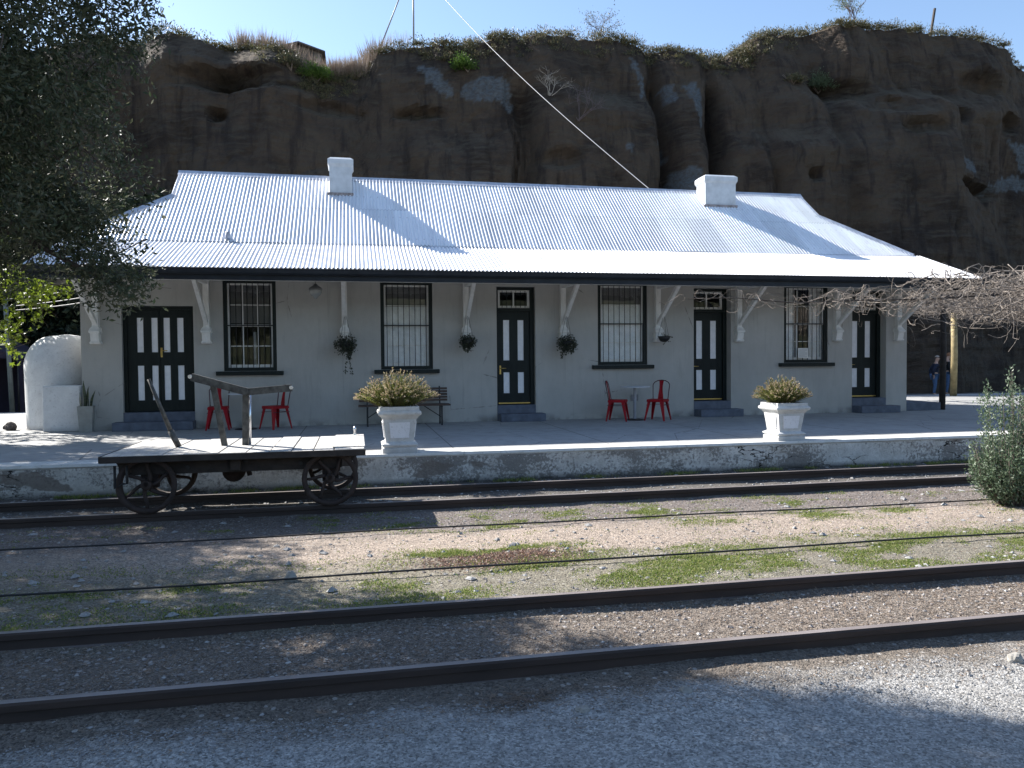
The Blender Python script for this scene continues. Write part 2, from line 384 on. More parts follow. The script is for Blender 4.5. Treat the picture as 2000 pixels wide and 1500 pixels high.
# closing triangle of the verandah ends
for x in (HX0-.04, 13.33):
    m = MB(); m.add([(x,0,ZB-.04),(x,-EO+.05,ZB-SL*EO-.04),(x,-EO+.05,2.8),(x,0,2.8),(x+.025,0,ZB-.04),(x+.025,-EO+.05,ZB-SL*EO-.04),(x+.025,-EO+.05,2.8),(x+.025,0,2.8)],
          [(0,1,2,3),(7,6,5,4),(0,4,5,1),(1,5,6,2),(2,6,7,3),(3,7,4,0)])
    m.build('verandah_end_board', SLATE, B)
ZE = ZB-SL*EO
m = MB(); m.box(-5.44,13.33,-EO-.0,-EO+.05,2.765,ZE-.035); m.build('fascia', SLATE, B)
m = MB(); prof = [(0,.0),(-.085,0),(-.105,-.02),(-.115,-.075),(-.10,-.085),(-.085,-.04),(-.02,-.085)]
# ogee gutter, extruded along X
gp = [(-EO-.003,ZE-.04),(-EO-.003,ZE-.13),(-EO-.06,ZE-.14),(-EO-.10,ZE-.11),(-EO-.115,ZE-.06),(-EO-.13,ZE-.035),(-EO-.12,ZE-.03),(-EO-.10,ZE-.055),(-EO-.085,ZE-.10),(-EO-.05,ZE-.125),(-EO-.012,ZE-.12),(-EO-.012,ZE-.04)]
n = len(gp); segs = [-5.47+18.83*i/16 for i in range(17)]
vs = [(x, y, z - .008*math.sin((x+5.5)*.33)) for x in segs for y, z in gp]
fs = [(i*n+k,(i*n+(k+1)%n),((i+1)*n+(k+1)%n),((i+1)*n+k)) for i in range(16) for k in range(n)]
m.add(vs, fs).add([(segs[0],y,z) for y,z in gp],[tuple(range(n))]).add([(segs[-1],y,z-.008*math.sin(18.83*.33)) for y,z in gp],[tuple(range(n))])
m.build('gutter', SLATE, B)
# rafters and purlin of the verandah, wall plate
m = MB(); m.box(-5.3,13.2,-1.15,-1.07,2.83,2.93)
for i in range(32):
    x = -5.1+i*.58; m.beam((x,-.02,ZB-.11),(x,-EO+.06,ZE-.11),.05,.09)
m.build('verandah_rafters', WHITE, B)
# vent pipe stub
m = MB(); m.lathe([(.0,.09),(.05,.08),(.05,-.05)], 12, T=Matrix.Translation((-2.48,.08,3.84))).add([(-2.56,.0,3.755),(-2.40,.0,3.755),(-2.48,.22,3.93)],[(0,1,2)]); m.build('vent_stub', FLASH, B)

def chimney(x0, x1, y0, y1, zt):
    c = MB()
    Z0 = ZB+SU*y0-.15
    c.box(x0,x1,y0,y1,Z0,zt-.22)
    # corbelled head: flares out, then chamfers in
    def ring(d, z): return [(x0-d,y0-d,z),(x1+d,y0-d,z),(x1+d,y1+d,z),(x0-d,y1+d,z)]
    vs = ring(.0,zt-.22)+ring(.035,zt-.15)+ring(.035,zt-.05)+ring(-.03,zt)
    fs = [(i*4+k,i*4+(k+1)%4,(i+1)*4+(k+1)%4,(i+1)*4+k) for i in range(3) for k in range(4)]+[(12,13,14,15)]
    o = c.build('chimney', CAPM, B)
    MB().add(vs, fs).build('chimney_cap', CAPM, o)
    # mortar fillet round the foot
    f = MB(); f.box(x0-.03,x1+.03,y0-.05,y0-.003,ZB+SU*y0-.12,ZB+SU*y0+.035); f.box(x0-.05,x0-.003,y0-.04,y1,ZB+SU*y0-.1,ZB+SU*y0+.03)
    f.build('flashing', simple('rusty_flashing', (.30,.26,.25), .8, .5, 14, .4), o)
chimney(-.53,-.03,1.70,2.32,5.92)
chimney(8.60,9.42,1.74,2.24,5.90)

# ---- windows
def window(x0, x1, z0, z1, style):
    w = x1-x0; fr = MB(); y = .10; t = .075
    fr.box(x0,x0+t,y-.07,y+.06,z0,z1).box(x1-t,x1,y-.07,y+.06,z0,z1).box(x0+t,x1-t,y-.07,y+.06,z1-t,z1).box(x0+t,x1-t,y-.07,y+.06,z0,z0+.07)
    F = fr.build('window', DARK, B)
    MB().box(x0-.14,x1+.13,-.10,.095,z0-.085,z0-.004, b=.008).build('sill', DARK, F)
    a, b = x0+t, x1-t; lo, hi = z0+.07, z1-t; mid = (lo+hi)/2 + .0
    s = MB(); e = .035
    for (c, d, yy) in ((lo, mid+.02, .13),(mid-.02, hi, .10)):
        s.box(a,a+e,yy-.02,yy+.02,c,d).box(b-e,b,yy-.02,yy+.02,c,d).box(a+e,b-e,yy-.019,yy+.019,c,c+(.06 if c==lo else .04)).box(a+e,b-e,yy-.019,yy+.019,d-.035,d)
        if style == 'panes':
            for k in (1,2): s.box(a+(b-a)*k/3-.009,a+(b-a)*k/3+.009,yy-.015,yy+.015,c+.04,d-.035)
            s.box(a+e,b-e,yy-.013,yy+.013,(c+d)/2-.009,(c+d)/2+.009)
        elif style == 'cross':
            s.box(a+e,b-e,yy-.013,yy+.013,(c+d)/2-.008,(c+d)/2+.008)
        elif style == 'thirds':
            for k in (.33,.66): s.box(a+(b-a)*k-.012,a+(b-a)*k+.012,yy-.015,yy+.015,c+.04,d-.035)
            s.box(a+e,b-e,yy-.013,yy+.013,(c+d)/2-.008,(c+d)/2+.008)
    s.build('sash', WHITE, F)
    MB().box(a+.01,b-.01,.131,.134,lo+.02,mid).box(a+.01,b-.01,.101,.104,mid+.003,hi-.01).build('pane', GLASS, F)
    g = MB()
    nb = 8
    for k in range(nb):
        xx = a+(b-a)*(k+.5)/nb; g.tube([(xx,.045,lo-.03),(xx,.045,hi+.02)], .0075, 6)
    g.box(a-.02,b+.02,.040,.050,mid-.012,mid+.012); g.build('security_bar', IRON, F)
    return F, a, b, lo, mid, hi
def curtain(F, a, b, z0, z1, mat, y=.20, amp=.02, freq=34, name='curtain'):
    P = [[],[]]; n = int((b-a)/.008)
    for i in range(n+1):
        x = a+(b-a)*i/n; yy = y+amp*math.sin(x*freq)*(1+.4*math.sin(x*11))
        P[0].append((x,yy,z0)); P[1].append((x,yy+.01*math.sin(x*20),z1))
    MB().grid(P).build(name, mat, F, fix=False)
F,a,b,lo,mid,hi = window(*WINS[0],*WZ[0],'panes'); curtain(F,a,b,mid+.05,hi,BLIND,amp=.001,name='blind')
MB().tube([(a+.47,.42,lo),(a+.47,.42,mid-.12)],.035,10).build('lamp_stand', WHITE, F)
F,a,b,lo,mid,hi = window(*WINS[1],*WZ[1],'cross'); curtain(F,a,b,mid+.36,hi,BLIND,amp=.001,y=.19,name='blind'); curtain(F,a,b,lo,mid+.40,CURT,.165,.012,40)
F,a,b,lo,mid,hi = window(*WINS[2],*WZ[2],'cross'); curtain(F,a,b,mid+.40,hi,BLIND,amp=.001,y=.19,name='blind'); curtain(F,a,b,lo,mid+.44,CURT,.165,.012,30)
F,a,b,lo,mid,hi = window(*WINS[3],*WZ[3],'thirds'); curtain(F,a,a+.30,lo,hi,CURT,.175,.014,38); curtain(F,b-.30,b,lo,hi,CURT,.175,.014,38)
PAPER = simple('paper', (.75,.74,.70), .8, .05, 5, 0)
m = MB().box(10.10,10.36,.028,.032,1.30,1.53).build('notice', PAPER, F)
q = MB()
for k in range(7): q.box(10.125,10.335-(.05 if k%3==1 else 0),.0255,.0275,1.335+k*.026,1.341+k*.026)
q.build('print_lines', simple('grey_print', (.25,.25,.27), .8, .1, 5, 0), m)

# ---- doors
def leaf(x0, x1, z0, z1, y, parent, cols, hand, name='door'):
    """framed leaf with recessed white panels; rows: tall upper, short lower"""
    w = x1-x0
    f0, f1, f2, f3 = z0+.235*(z1-z0)/2.05, z0+.70*(z1-z0)/2.05, z0+.965*(z1-z0)/2.05, z0+1.86*(z1-z0)/2.05
    if cols == 'double':
        f0, f1, f2, f3 = z0+.22, z0+.905, z0+1.17, z0+1.85
    st = [(.17,.36),(.62,.81)] if cols != 'double' else [(.30,.50),(.75,.945)] if hand > 0 else [(.12,.32),(.55,.75)]
    xs = [x0]+[x0+w*k for p in st for k in p]+[x1]
    m = MB(); zs = [z0,f0,f1,f2,f3,z1]
    for i in range(len(xs)-1):
        if i % 2 == 0: m.box(xs[i],xs[i+1],y,y+.045,z0,z1)
    pn = MB()
    for i in (1,3):
        for j in (0,2,4): m.box(xs[i],xs[i+1],y+.001,y+.044,zs[j],zs[j+1])
        for j in (1,3):
            pn.box(xs[i]-.001,xs[i+1]+.001,y+.016,y+.03,zs[j]-.001,zs[j+1]+.001)
            wd = xs[i+1]-xs[i]
    d = m.build(name, DARK, parent)
    pn.build('panel', PANEL, d)
    return d
def handle(x, y, z, parent, s=1):
    m = MB(); m.box(x-.018,x+.018,y-.006,y,z-.10,z+.09,b=.004); m.tube([(x,y,z+.03),(x,y-.05,z+.03),(x+s*.02,y-.055,z+.03),(x+s*.12,y-.055,z+.03)],.009,8)
    m.tube([(x,y-.008,z-.05),(x,y-.012,z-.05)],.008,8); m.build('handle', BRASS, parent)
# double door
x0,x1,zt = DOORS[0][:3]; yb = .12
fr = MB(); fr.box(x0,x0+.07,yb-.03,yb+.1,.34,zt).box(x1-.06,x1,yb-.03,yb+.1,.34,zt).box(x0+.07,x1-.06,yb-.03,yb+.1,zt-.07,zt)
D0 = fr.build('door_frame', DARK, B); midx = (x0+x1)/2+.005
leaf(x0+.072,midx-.003,.35,zt-.072,yb,D0,'double',1); d = leaf(midx+.003,x1-.062,.35,zt-.072,yb,D0,'double',-1)
handle(midx+.03,yb,1.52,d)
def single(x0,x1,zt,rec):
    fr = MB(); fr.box(x0,x0+.05,rec-.05,rec+.07,.34,zt).box(x1-.09,x1,rec-.05,rec+.07,.34,zt).box(x0+.05,x1-.09,rec-.05,rec+.07,zt-.06,zt).box(x0+.05,x1-.09,rec-.049,rec+.069,2.36,2.43)
    F = fr.build('door_frame', DARK, B)
    d = leaf(x0+.052,x1-.092,.36,2.358,rec,F,'single',1); handle(x0+.10,rec,1.10,d)
    t = MB(); a,b = x0+.052,x1-.092; c,e = 2.432,zt-.062; yy = rec
    t.box(a,a+.05,yy,yy+.035,c,e).box(b-.05,b,yy,yy+.035,c,e).box(a+.05,b-.05,yy,yy+.035,c,c+.05).box(a+.05,b-.05,yy,yy+.035,e-.045,e).box((a+b)/2-.014,(a+b)/2+.014,yy+.001,yy+.034,c+.05,e-.045)
    T = t.build('transom', WHITE, F)
    MB().box(a+.04,b-.04,yy+.018,yy+.021,c+.04,e-.035).build('pane', GLASS, T)
    g = MB()
    for k in range(6): xx = a+.1+(b-a-.2)*k/5; g.tube([(xx,yy-.012,c+.01),(xx,yy-.012,e-.01)],.006,6)
    g.build('security_bar', IRON, T)
    MB().box(x0+.055,x1-.095,rec-.02,rec-.002,.36,.385).build('weather_strip', BRASS, d)
single(*DOORS[1][:3],.16); single(*DOORS[2][:3],.26); single(*DOORS[3][:3],.26)
for i,(x0,x1,zt,_) in enumerate(DOORS):
    m = MB(); m.box(x0+.003,x1-.003,-.012,.30,.0,.338,b=.006); s = m.build('doorstep', STEP, B)
    off = .14 if i else .05
    MB().box(x0-(.12 if i==0 else -.02),x1+(.02 if i==0 else off),-.34,-.016,.0,.165,b=.01).build('lower_step', STEP, s)

# ---- verandah brackets
def bracket(x, first=None):
    if first is not None:
        c = copy_tree(first, B); c.location = (x,0,0); return c
    m = MB(); m.box(-.055,.055,-.115,-.0,2.02,2.96)
    o = m.build('bracket', WHITE, B, (x,0,0))
    s = MB(); s.beam((0,-.09,2.08),(0,-1.24,2.86),.075,.085); s.build('strut', WHITE, o)
    MB().beam((0,-.115,2.89),(0,-1.80,2.89),.08,.09).build('tie_beam', WHITE, o)
    k = MB()
    prof = [(-.055,.115,2.02),(-.085,.14,1.98),(-.095,.19,1.93),(-.095,.19,1.90),(-.075,.17,1.885),(-.075,.14,1.74),(-.095,.15,1.71),(-.095,.12,1.68)]
    vs = []
    for a, d, z in prof: vs += [(a,0.0,z),(-a,0.0,z),(-a,-d,z),(a,-d,z)]
    n = len(prof); k.add(vs, [(i*4+q,i*4+(q+1)%4,(i+1)*4+(q+1)%4,(i+1)*4+q) for i in range(n-1) for q in range(4)]+[(0,1,2,3),((n-1)*4,(n-1)*4+1,(n-1)*4+2,(n-1)*4+3)])
    k.build('corbel', WHITE, o)
    return o
b0 = bracket(-4.91)
for x in (-2.89,-.22,2.29,4.41,6.59,8.55,11.05,12.68): bracket(x, b0)
# conduit and electrical box on the wall
m = MB().box(5.98,6.14,-.03,0,.38,.52,b=.006).build('meter_box', simple('grey_plastic', (.22,.22,.23), .6, .1), B)

# ============================================================ PLATFORM, GROUND, TRACKS
plat = MB(); plat.box(-30,34,-5.40,7.0,-.6,0.0)
tag(plat.build('platform', CONC), None, None, None, 'structure')
cp = MB(); xs = np.arange(-30,34.1,.25)
P = [[],[],[],[]]
for x in xs:
    j = .012*noise.noise(Vector((x*1.3,0,0)))+.02*noise.noise(Vector((x*.3,5,0)))
    for r,(y,z) in enumerate(((-4.98,.004),(-5.41+j,.004),(-5.425+j,-.03),(-5.405,-.052))): P[r].append((x,y,z))
tag(cp.grid(P,False).build('platform_edge', COPE, fix=False), None,None,None,'structure')
fc = MB(); zz = np.linspace(-.05,-.5,12); P = []
for z in zz: P.append([(x, -5.405-.012*noise.noise(Vector((x*1.1,z*4,1)))-.006*noise.noise(Vector((x*5,z*9,1)))-.006, z) for x in np.arange(-30,34,.12)])
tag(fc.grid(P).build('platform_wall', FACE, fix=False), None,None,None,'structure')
tag(MB().box(13.0,14.0,.1,4.6,.0,.19,b=.01).build('concrete_step', STEP), 'low dark concrete step at the right end of the station building', 'step')

# ground
def m_ground():
    t = NT('yard_ground'); x = t.xyz(); big = t.noise(.45, 6, .6); med = t.noise(2.2, 6, .65, (1,1.6,1)); fine = t.noise(16, 6, .7); vf = t.noise(70, 4, .7)
    y = t.math('ADD', x[1], t.math('MULTIPLY', t.math('SUBTRACT', med, .5), .9))
    y = t.math('ADD', y, t.math('MULTIPLY', t.math('SUBTRACT', fine, .5), .25))
    f = t.math('DIVIDE', t.math('ADD', y, 16.2), 12.0)
    def p(Y): return (Y+16.2)/12.0
    grav = (.42,.41,.39); litter = (.22,.185,.155); sand = (.40,.325,.265); ball = (.21,.18,.165)
    c = t.ramp(f, [(0,grav),(p(-12.72),grav),(p(-12.42),(.17,.145,.12)),(p(-12.1),litter),(p(-11.3),litter),(p(-10.9),(.22,.205,.155)),(p(-9.75),(.27,.24,.185)),
                   (p(-9.45),sand),(p(-8.75),sand),(p(-8.35),ball),(p(-7.5),ball),(p(-7.0),(.13,.12,.11)),(p(-5.9),(.10,.09,.08)),(1,(.12,.11,.10))])
    pv = t.new('TexVoronoi'); pv.inputs['Scale'].default_value = 95; t.link(t.coord(), pv.inputs[0])
    pv2 = t.new('TexVoronoi'); pv2.inputs['Scale'].default_value = 24; t.link(t.coord(), pv2.inputs[0])
    sep = t.new('SeparateColor'); t.link(pv.outputs['Color'], sep.inputs[0]); sep2 = t.new('SeparateColor'); t.link(pv2.outputs['Color'], sep2.inputs[0])
    c = t.mix(.9, c, t.ramp(sep.outputs[0], [(0,.28),(.4,.72),(.8,1.0),(1,1.3)]), 'MULTIPLY')
    light = t.math('MULTIPLY', t.math('GREATER_THAN', sep2.outputs[0], .82), t.math('LESS_THAN', pv2.outputs['Distance'], .32))
    c = t.mix(t.math('MULTIPLY', light, .55), c, (.48,.46,.43))
    dk = t.ramp(fine, [(.35, .7), (.5, 0.)]); c = t.mix(t.math('MULTIPLY', dk, .6), c, (.07,.06,.05))
    c = t.mix(t.ramp(big, [(.35, .35), (.6, 0.)]), c, (.16,.14,.12))
    t.col(c)
    h = t.math('ADD', t.math('MULTIPLY', t.math('SUBTRACT', 1, pv.outputs['Distance']), .5), t.math('ADD', fine, t.math('MULTIPLY', vf, .6)))
    t.bump(h, .9, .012); return t.set(.92, 0, .2)
GROUND = m_ground()
def gh(x, y):
    z = -.42
    if y < -5.4:
        z += .018*noise.noise(Vector((x*.8,y*1.1,0)))+.010*noise.noise(Vector((x*3.1,y*3.7,4)))+.004*noise.noise(Vector((x*11,y*11,4)))
        for r in (-12.22,-11.17,-7.42,-6.40):
            z += .02*math.exp(-((y-r)/.09)**2) if abs(y-r) < .3 else 0
        z += .03*math.exp(-((y+12.65)/.25)**2)*(.5+noise.noise(Vector((x*1.7,3,9))))
    return z
gx = np.concatenate([[-300,-120,-60,-30,-20],np.arange(-14,14.01,.07),[16,20,26,36,60,120,300]])
gy = np.concatenate([[-300,-120,-50,-30,-22,-18],np.arange(-16.2,-5.3,.055),[-5,0,8,16,30,60,120,300]])
P = [[(float(x),float(y),gh(float(x),float(y))) for x in gx] for y in gy]
tag(MB().grid(P).build('ground', GROUND, fix=False), None,None,None,'structure')

# rails
def m_rail():
    t = NT('rail_steel'); n = t.noise(9, 5, .6, (.15,1,1)); g = t.new('NewGeometry'); s = t.new('SeparateXYZ'); t.link(g.outputs['Normal'], s.inputs[0])
    rust = t.ramp(n, [(.3, (.020,.014,.012)), (.7, (.055,.036,.029))])
    top = t.ramp(s.outputs[2], [(.85, 0.), (.97, 1.)])
    t.col(t.mix(top, rust, t.ramp(n, [(.3, (.14,.115,.105)), (.7, (.25,.22,.21))]))); t.bump(t.noise(40, 4, .6), .25, .003)
    return t.set(t.ramp(top, [(0, .8), (1, .42)]), 0, .5)
RAIL = m_rail()
def rail(y, label):
    prof = [(-.055,-.435),(.055,-.435),(.055,-.425),(.012,-.405),(.009,-.35),(.027,-.342),(.029,-.312),(.022,-.300),(-.022,-.300),(-.029,-.312),(-.027,-.342),(-.009,-.35),(-.012,-.405),(-.055,-.425)]
    n = len(prof); xs = np.arange(-34,40.1,2.0); vs = []
    for x in xs:
        dy = .012*noise.noise(Vector((x*.21,y,0))); dz = .008*noise.noise(Vector((x*.17,y,5)))
        vs += [(float(x), y+a+dy, z+dz) for a, z in prof]
    fs = [(i*n+k,i*n+(k+1)%n,(i+1)*n+(k+1)%n,(i+1)*n+k) for i in range(len(xs)-1) for k in range(n)]
    o = MB().add(vs, fs).build('rail', RAIL, fix=False); tag(o, label, 'rail', 'rails of the two tracks')
    return o
rail(-12.22, 'rusty rail nearest the grey gravel in the foreground'); rail(-11.17, 'rusty rail second from the front, beside the grass strip')
rail(-7.42, 'front rail of the track beside the platform, under the trolley wheels'); rail(-6.40, 'rear rail close to the whitewashed platform wall')
# signal wires
for y, lab in ((-8.52,'thin black signal wire lying between sand and the platform track'),(-10.06,'thin black signal wire running through the grass strip')):
    pts = [(x, y+.05*noise.noise(Vector((x*.3,y,0))), -.383+.012*noise.noise(Vector((x*.5,y,2)))) for x in np.arange(-20,24,.5)]
    tag(MB().tube(pts,.0085,6).build('signal_wire', IRON), lab, 'wire')
# ============================================================ THINGS ON AND BY THE PLATFORM
rng = np.random.default_rng(7); random.seed(7)
OLDW = None
def m_oldwood():
    t = NT('weathered_planks'); n = t.noise(5, 7, .65, (6,1,1)); g = t.noise(30, 5, .6, (4,.5,1))
    c = t.ramp(n, [(.3, (.34,.32,.29)), (.65, (.52,.50,.47))]); c = t.mix(t.ramp(g, [(.5, 0.), (.7, .6)]), c, (.16,.14,.12)); t.col(c); t.bump(g, .5, .006); return t.set(.85)
PLANK = m_oldwood()
TIMB = simple('dark_timber', (.030,.024,.021), .85, .4, 9, .4, 40)
RUSTY = simple('rusty_iron', (.032,.021,.018), .8, .4, 12, .4, 60)
POLE = simple('worn_handle_iron', (.06,.058,.052), .6, .75, 16, .3, 60)
STEEL = simple('polished_steel', (.7,.7,.72), .25, .05, 20, 0, metal=1)

T = thing('platform_trolley', 'old flat wooden platform trolley with spoked iron wheels standing on the near track', 'trolley', (-1.26,-6.9,0))
L0 = Vector((1.26,6.9,0))
def tb(m, name, mat, parent=None): 
    o = m.build(name, mat, parent or T)
    if parent is None: o.location = L0
    return o
xs = [-2.60,-2.02,-1.80,-1.45,-1.17,-.93,-.70,-.47,-.25,.08]
for i in range(len(xs)-1):
    m = MB(); dz = .004*math.sin(i*4.1); yf = -7.60+.012*math.sin(i*7)
    # skewed boards, slightly cupped
    sk_ = .0
    m.box(xs[i]+.005,xs[i+1]-.005,yf,-6.0+.02*math.sin(i*3),.295+dz,.335+dz,b=.006)
    tb(m, 'plank', PLANK)
m = MB(); m.box(-.27,.085,-7.44,-6.02,.337,.350,b=.003); tb(m, 'end_plate', PLANK)
m = MB()
for y in (-7.335,-6.14):
    vs = [(-2.55,y-.045,.294),(.04,y-.045,.294),(-.02,y-.045,.23),(-.20,y-.045,.10),(-2.38,y-.045,.10),(-2.50,y-.045,.2)]
    vs += [(a,y+.045,c) for a,_,c in vs]
    m = MB(); m.add(vs, [(5,4,3,2,1,0),(6,7,8,9,10,11)]+[(i,(i+1)%6,(i+1)%6+6,i+6) for i in range(6)])
    tb(m, 'side_beam', TIMB)
for x in (-2.42,-1.3,-.12):
    tb(MB().box(x-.05,x+.05,-7.47,-6.19,.13,.293), 'cross_beam', TIMB)
for x,z in ((-1.80,.17),(-.62,.17),(-1.2,.22),(-.02,.25)):
    tb(MB().tube([(x,-7.40,z),(x,-7.375,z)],.022,10), 'bolt', IRON)
tb(MB().box(-2.61,.09,-7.628,-7.613,.262,.331,b=.004), 'edge_shade_board', TIMB)  # dark board added to give the plank ends their shaded look
tb(MB().box(-2.628,-2.612,-7.60,-5.99,.262,.331,b=.004), 'edge_shade_board', TIMB)
def wheel():
    m = MB(); n = 40
    prof = [(.252,-.03),(.292,-.032),(.294,.028),(.306,.03),(.306,.042),(.252,.042),(.252,-.03)]
    tl = Matrix.Rotation(R(90),4,'X')
    m.lathe(prof, n, T=tl)
    h = MB(); h.lathe([(0,-.07),(.045,-.07),(.055,-.05),(.055,.05),(.045,.07),(0,.07)],18,T=tl)
    w_ = m.build('wheel', RUSTY, T); hub = h.build('hub', RUSTY, w_)
    for k in range(6):
        s = MB(); pts = []; a0 = 2*PI*k/6
        for q in range(9):
            t = q/8; r = .045+.205*t; a = a0+.75*math.sin(t*PI*.5)-.25*t
            pts.append((r*math.cos(a),0,r*math.sin(a)))
        s.tube(pts,[.024-.007*q/8 for q in range(9)],6); s.build('spoke', RUSTY, w_)
    return w_
w0 = wheel(); w0.location = L0+Vector((-2.20,-7.43,-.002))
for x,y,r in ((-.30,-7.43,.5),(-2.20,-6.40,.9),(-.30,-6.40,.2)):
    c = copy_tree(w0, T); c.location = L0+Vector((x,y,-.002)); c.rotation_euler = (0,r,0)
    if y > -7: c.scale = (1,-1,1)
for x in (-2.2,-.3): 
    tb(MB().tube([(x,-7.5,.012),(x,-6.32,.012)],.028,10), 'axle', RUSTY)
    for y in (-7.30,-6.52): tb(MB().box(x-.09,x+.09,y-.04,y+.04,-.05,.11,b=.01), 'axle_box', RUSTY)
m = MB(); m.lathe([(0,-.05),(.11,-.05),(.13,-.03),(.10,0),(.13,.03),(.11,.05),(0,.05)],20,T=Matrix.Translation((-1.42,-6.75,.03))@Matrix.Rotation(R(90),4,'X')); m.tube([(-1.42,-6.75,.03),(-1.42,-6.75,.2)],.03,8)
m.beam((-1.42,-6.7,.02),(-1.75,-6.7,.17),.03,.05); m.beam((-1.3,-6.7,.16),(-1.25,-6.7,-.04),.06,.05); tb(m, 'gear_drum', RUSTY)
m = MB(); m.tube([(-2.5,-7.5,.22),(-2.5,-7.5,-.02),(-2.42,-7.5,.03),(-2.38,-7.5,.03),(-2.38,-7.5,.22)],.014,6); tb(m, 'step_iron', IRON)
# pump handle frame standing on the deck
tb(MB().beam((-1.28,-6.8,.33),(-1.265,-6.8,.975),.066,.07,(0,1,0)), 'post', POLE)
tb(MB().tube([(-1.225,-6.83,.34),(-1.215,-6.83,.95)],.014,8), 'rod', STEEL)
tb(MB().beam((-1.50,-6.86,.33),(-1.62,-6.86,1.075),.06,.06,(0,1,0)), 'post', POLE)
m = MB(); m.beam((-1.84,-6.9,1.135),(-1.24,-6.9,.955),.05,.085); m.beam((-1.25,-6.902,.955),(-.735,-6.9,.995),.048,.08); m.tube([(-1.265,-6.95,.965),(-1.265,-6.85,.965)],.045,12); tb(m, 'lever', POLE)
for p in ((-1.85,-6.92,1.14),(-.745,-6.925,1.0)): tb(MB().tube([(p[0],p[1]-.02,p[2]),(p[0],p[1]+.05,p[2])],.022,10), 'grip', STEEL)
m = MB(); m.tube([(-2.01,-6.8,.33),(-2.10,-6.8,.52)],.033,10).tube([(-2.09,-6.8,.50),(-2.32,-6.8,1.115)],[.026,.018],10); tb(m, 'brake_lever', POLE)
m = MB(); m.lathe([(.02,.35),(.014,.40),(.022,.43),(.012,.46),(0,.462)],10,T=Matrix.Translation((-.03,-6.12,0))); tb(m, 'pin', STEEL)

# ---- planters
def planter(x, y, label):
    P_ = thing('planter', label, 'planter', (x,y,0), 0, 'white planters on the platform edge')
    prof = [(.275,.004),(.275,.075),(.25,.085),(.285,.115),(.285,.135),(.225,.165),(.222,.18),(.265,.50),(.285,.52),(.30,.545),(.335,.565),(.345,.59),(.335,.62),(.31,.63),(.31,.685),(.275,.69),(.27,.62)]
    vs = []; 
    for d,z in prof: vs += [(-d,-d,z),(d,-d,z),(d,d,z),(-d,d,z)]
    n = len(prof); fs = [(i*4+q,i*4+(q+1)%4,(i+1)*4+(q+1)%4,(i+1)*4+q) for i in range(n-1) for q in range(4)]
    me_ = MB().add(vs, fs).build('pot', PLANTW, P_)
    md = me_.modifiers.new('bevel','BEVEL'); md.width = .006; md.segments = 2; md.limit_method = 'ANGLE'; md.angle_limit = R(20)
    k = MB().add([(-.27,-.27,.64),(.27,-.27,.64),(.27,.27,.64),(-.27,.27,.64)],[(0,1,2,3)]); k.build('soil', simple('soil', (.05,.04,.03), .95, .3, 20, .8), P_)
    for a in range(4):       # framed panel on each face
        Tm = Matrix.Rotation(a*PI/2, 4, 'Z')
        f = lambda z: -(.2235+(z-.18)*.1344)
        def q(xx,z,d): return (xx, f(z)-d, z)
        a0,a1,z0,z1 = -.145,.145,.225,.455; a0t, a1t = -.165,.165
        m = MB(); o_ = [(a0,z0),(a1,z0),(a1t,z1),(a0t,z1)]; i_ = [(a0+.008,z0+.008),(a1-.008,z0+.008),(a1t-.008,z1-.008),(a0t+.008,z1-.008)]
        vs = [q(u,z,.001) for u,z in o_]+[q(u,z,.014) for u,z in o_]+[q(u,z,.014) for u,z in i_]+[q(u,z,.010) for u,z in i_]
        fs = []
        for k2 in range(4):
            l = (k2+1)%4; fs += [(k2,l,l+4,k2+4),(k2+4,l+4,l+8,k2+8),(k2+8,l+8,l+12,k2+12)]
        m.add(vs, fs+[(12,13,14,15)], T=Tm); m.build('panel', PLANTP, P_)
    return P_
def m_pw(name, a, b):
    t = NT(name); n = t.noise(6, 6, .65); s = t.noise(28, 5, .7); c = t.ramp(n, [(.3, a), (.7, b)])
    c = t.mix(t.ramp(s, [(.56, 0.), (.68, .5)]), c, (.30,.29,.27)); x = t.xyz()
    c = t.mix(t.math('MULTIPLY', t.math('SUBTRACT', .10, x[2], clamp=True), 5), c, (.3,.27,.24)); t.col(c); t.bump(s, .2, .004); return t.set(.65)
PLANTW = m_pw('planter_white', (.48,.48,.47), (.64,.64,.63)); PLANTP = m_pw('planter_panel', (.74,.74,.77), (.82,.82,.85))
HEATH = leafmat('heather_leaf', [(.06,.09,.02),(.13,.15,.035),(.20,.19,.05),(.08,.11,.03)], .4)
HTIP = leafmat('heather_flower', [(.34,.24,.15),(.42,.31,.22),(.24,.22,.08),(.46,.38,.28),(.22,.22,.07)], .4)
def leaves_np(P, D, L, W, rg, droop=0):
    """diamond leaves: base points P, directions D, length L, width W -> verts (4n), quads"""
    n = len(P); D = D/np.linalg.norm(D, axis=1, keepdims=True)
    rv = rg.normal(size=(n,3)); S = np.cross(D, rv); S /= np.linalg.norm(S, axis=1, keepdims=True)+1e-9
    L = np.asarray(L).reshape(-1,1)*np.ones((n,1)); W = np.asarray(W).reshape(-1,1)*np.ones((n,1))
    N = np.cross(D, S)
    a = P; b = P+D*L*.5+S*W*.5+N*W*.15; c = P+D*L; d = P+D*L*.5-S*W*.5+N*W*.15
    V = np.stack([a,b,c,d],1).reshape(-1,3); F = np.arange(4*n).reshape(n,4)
    return V, F
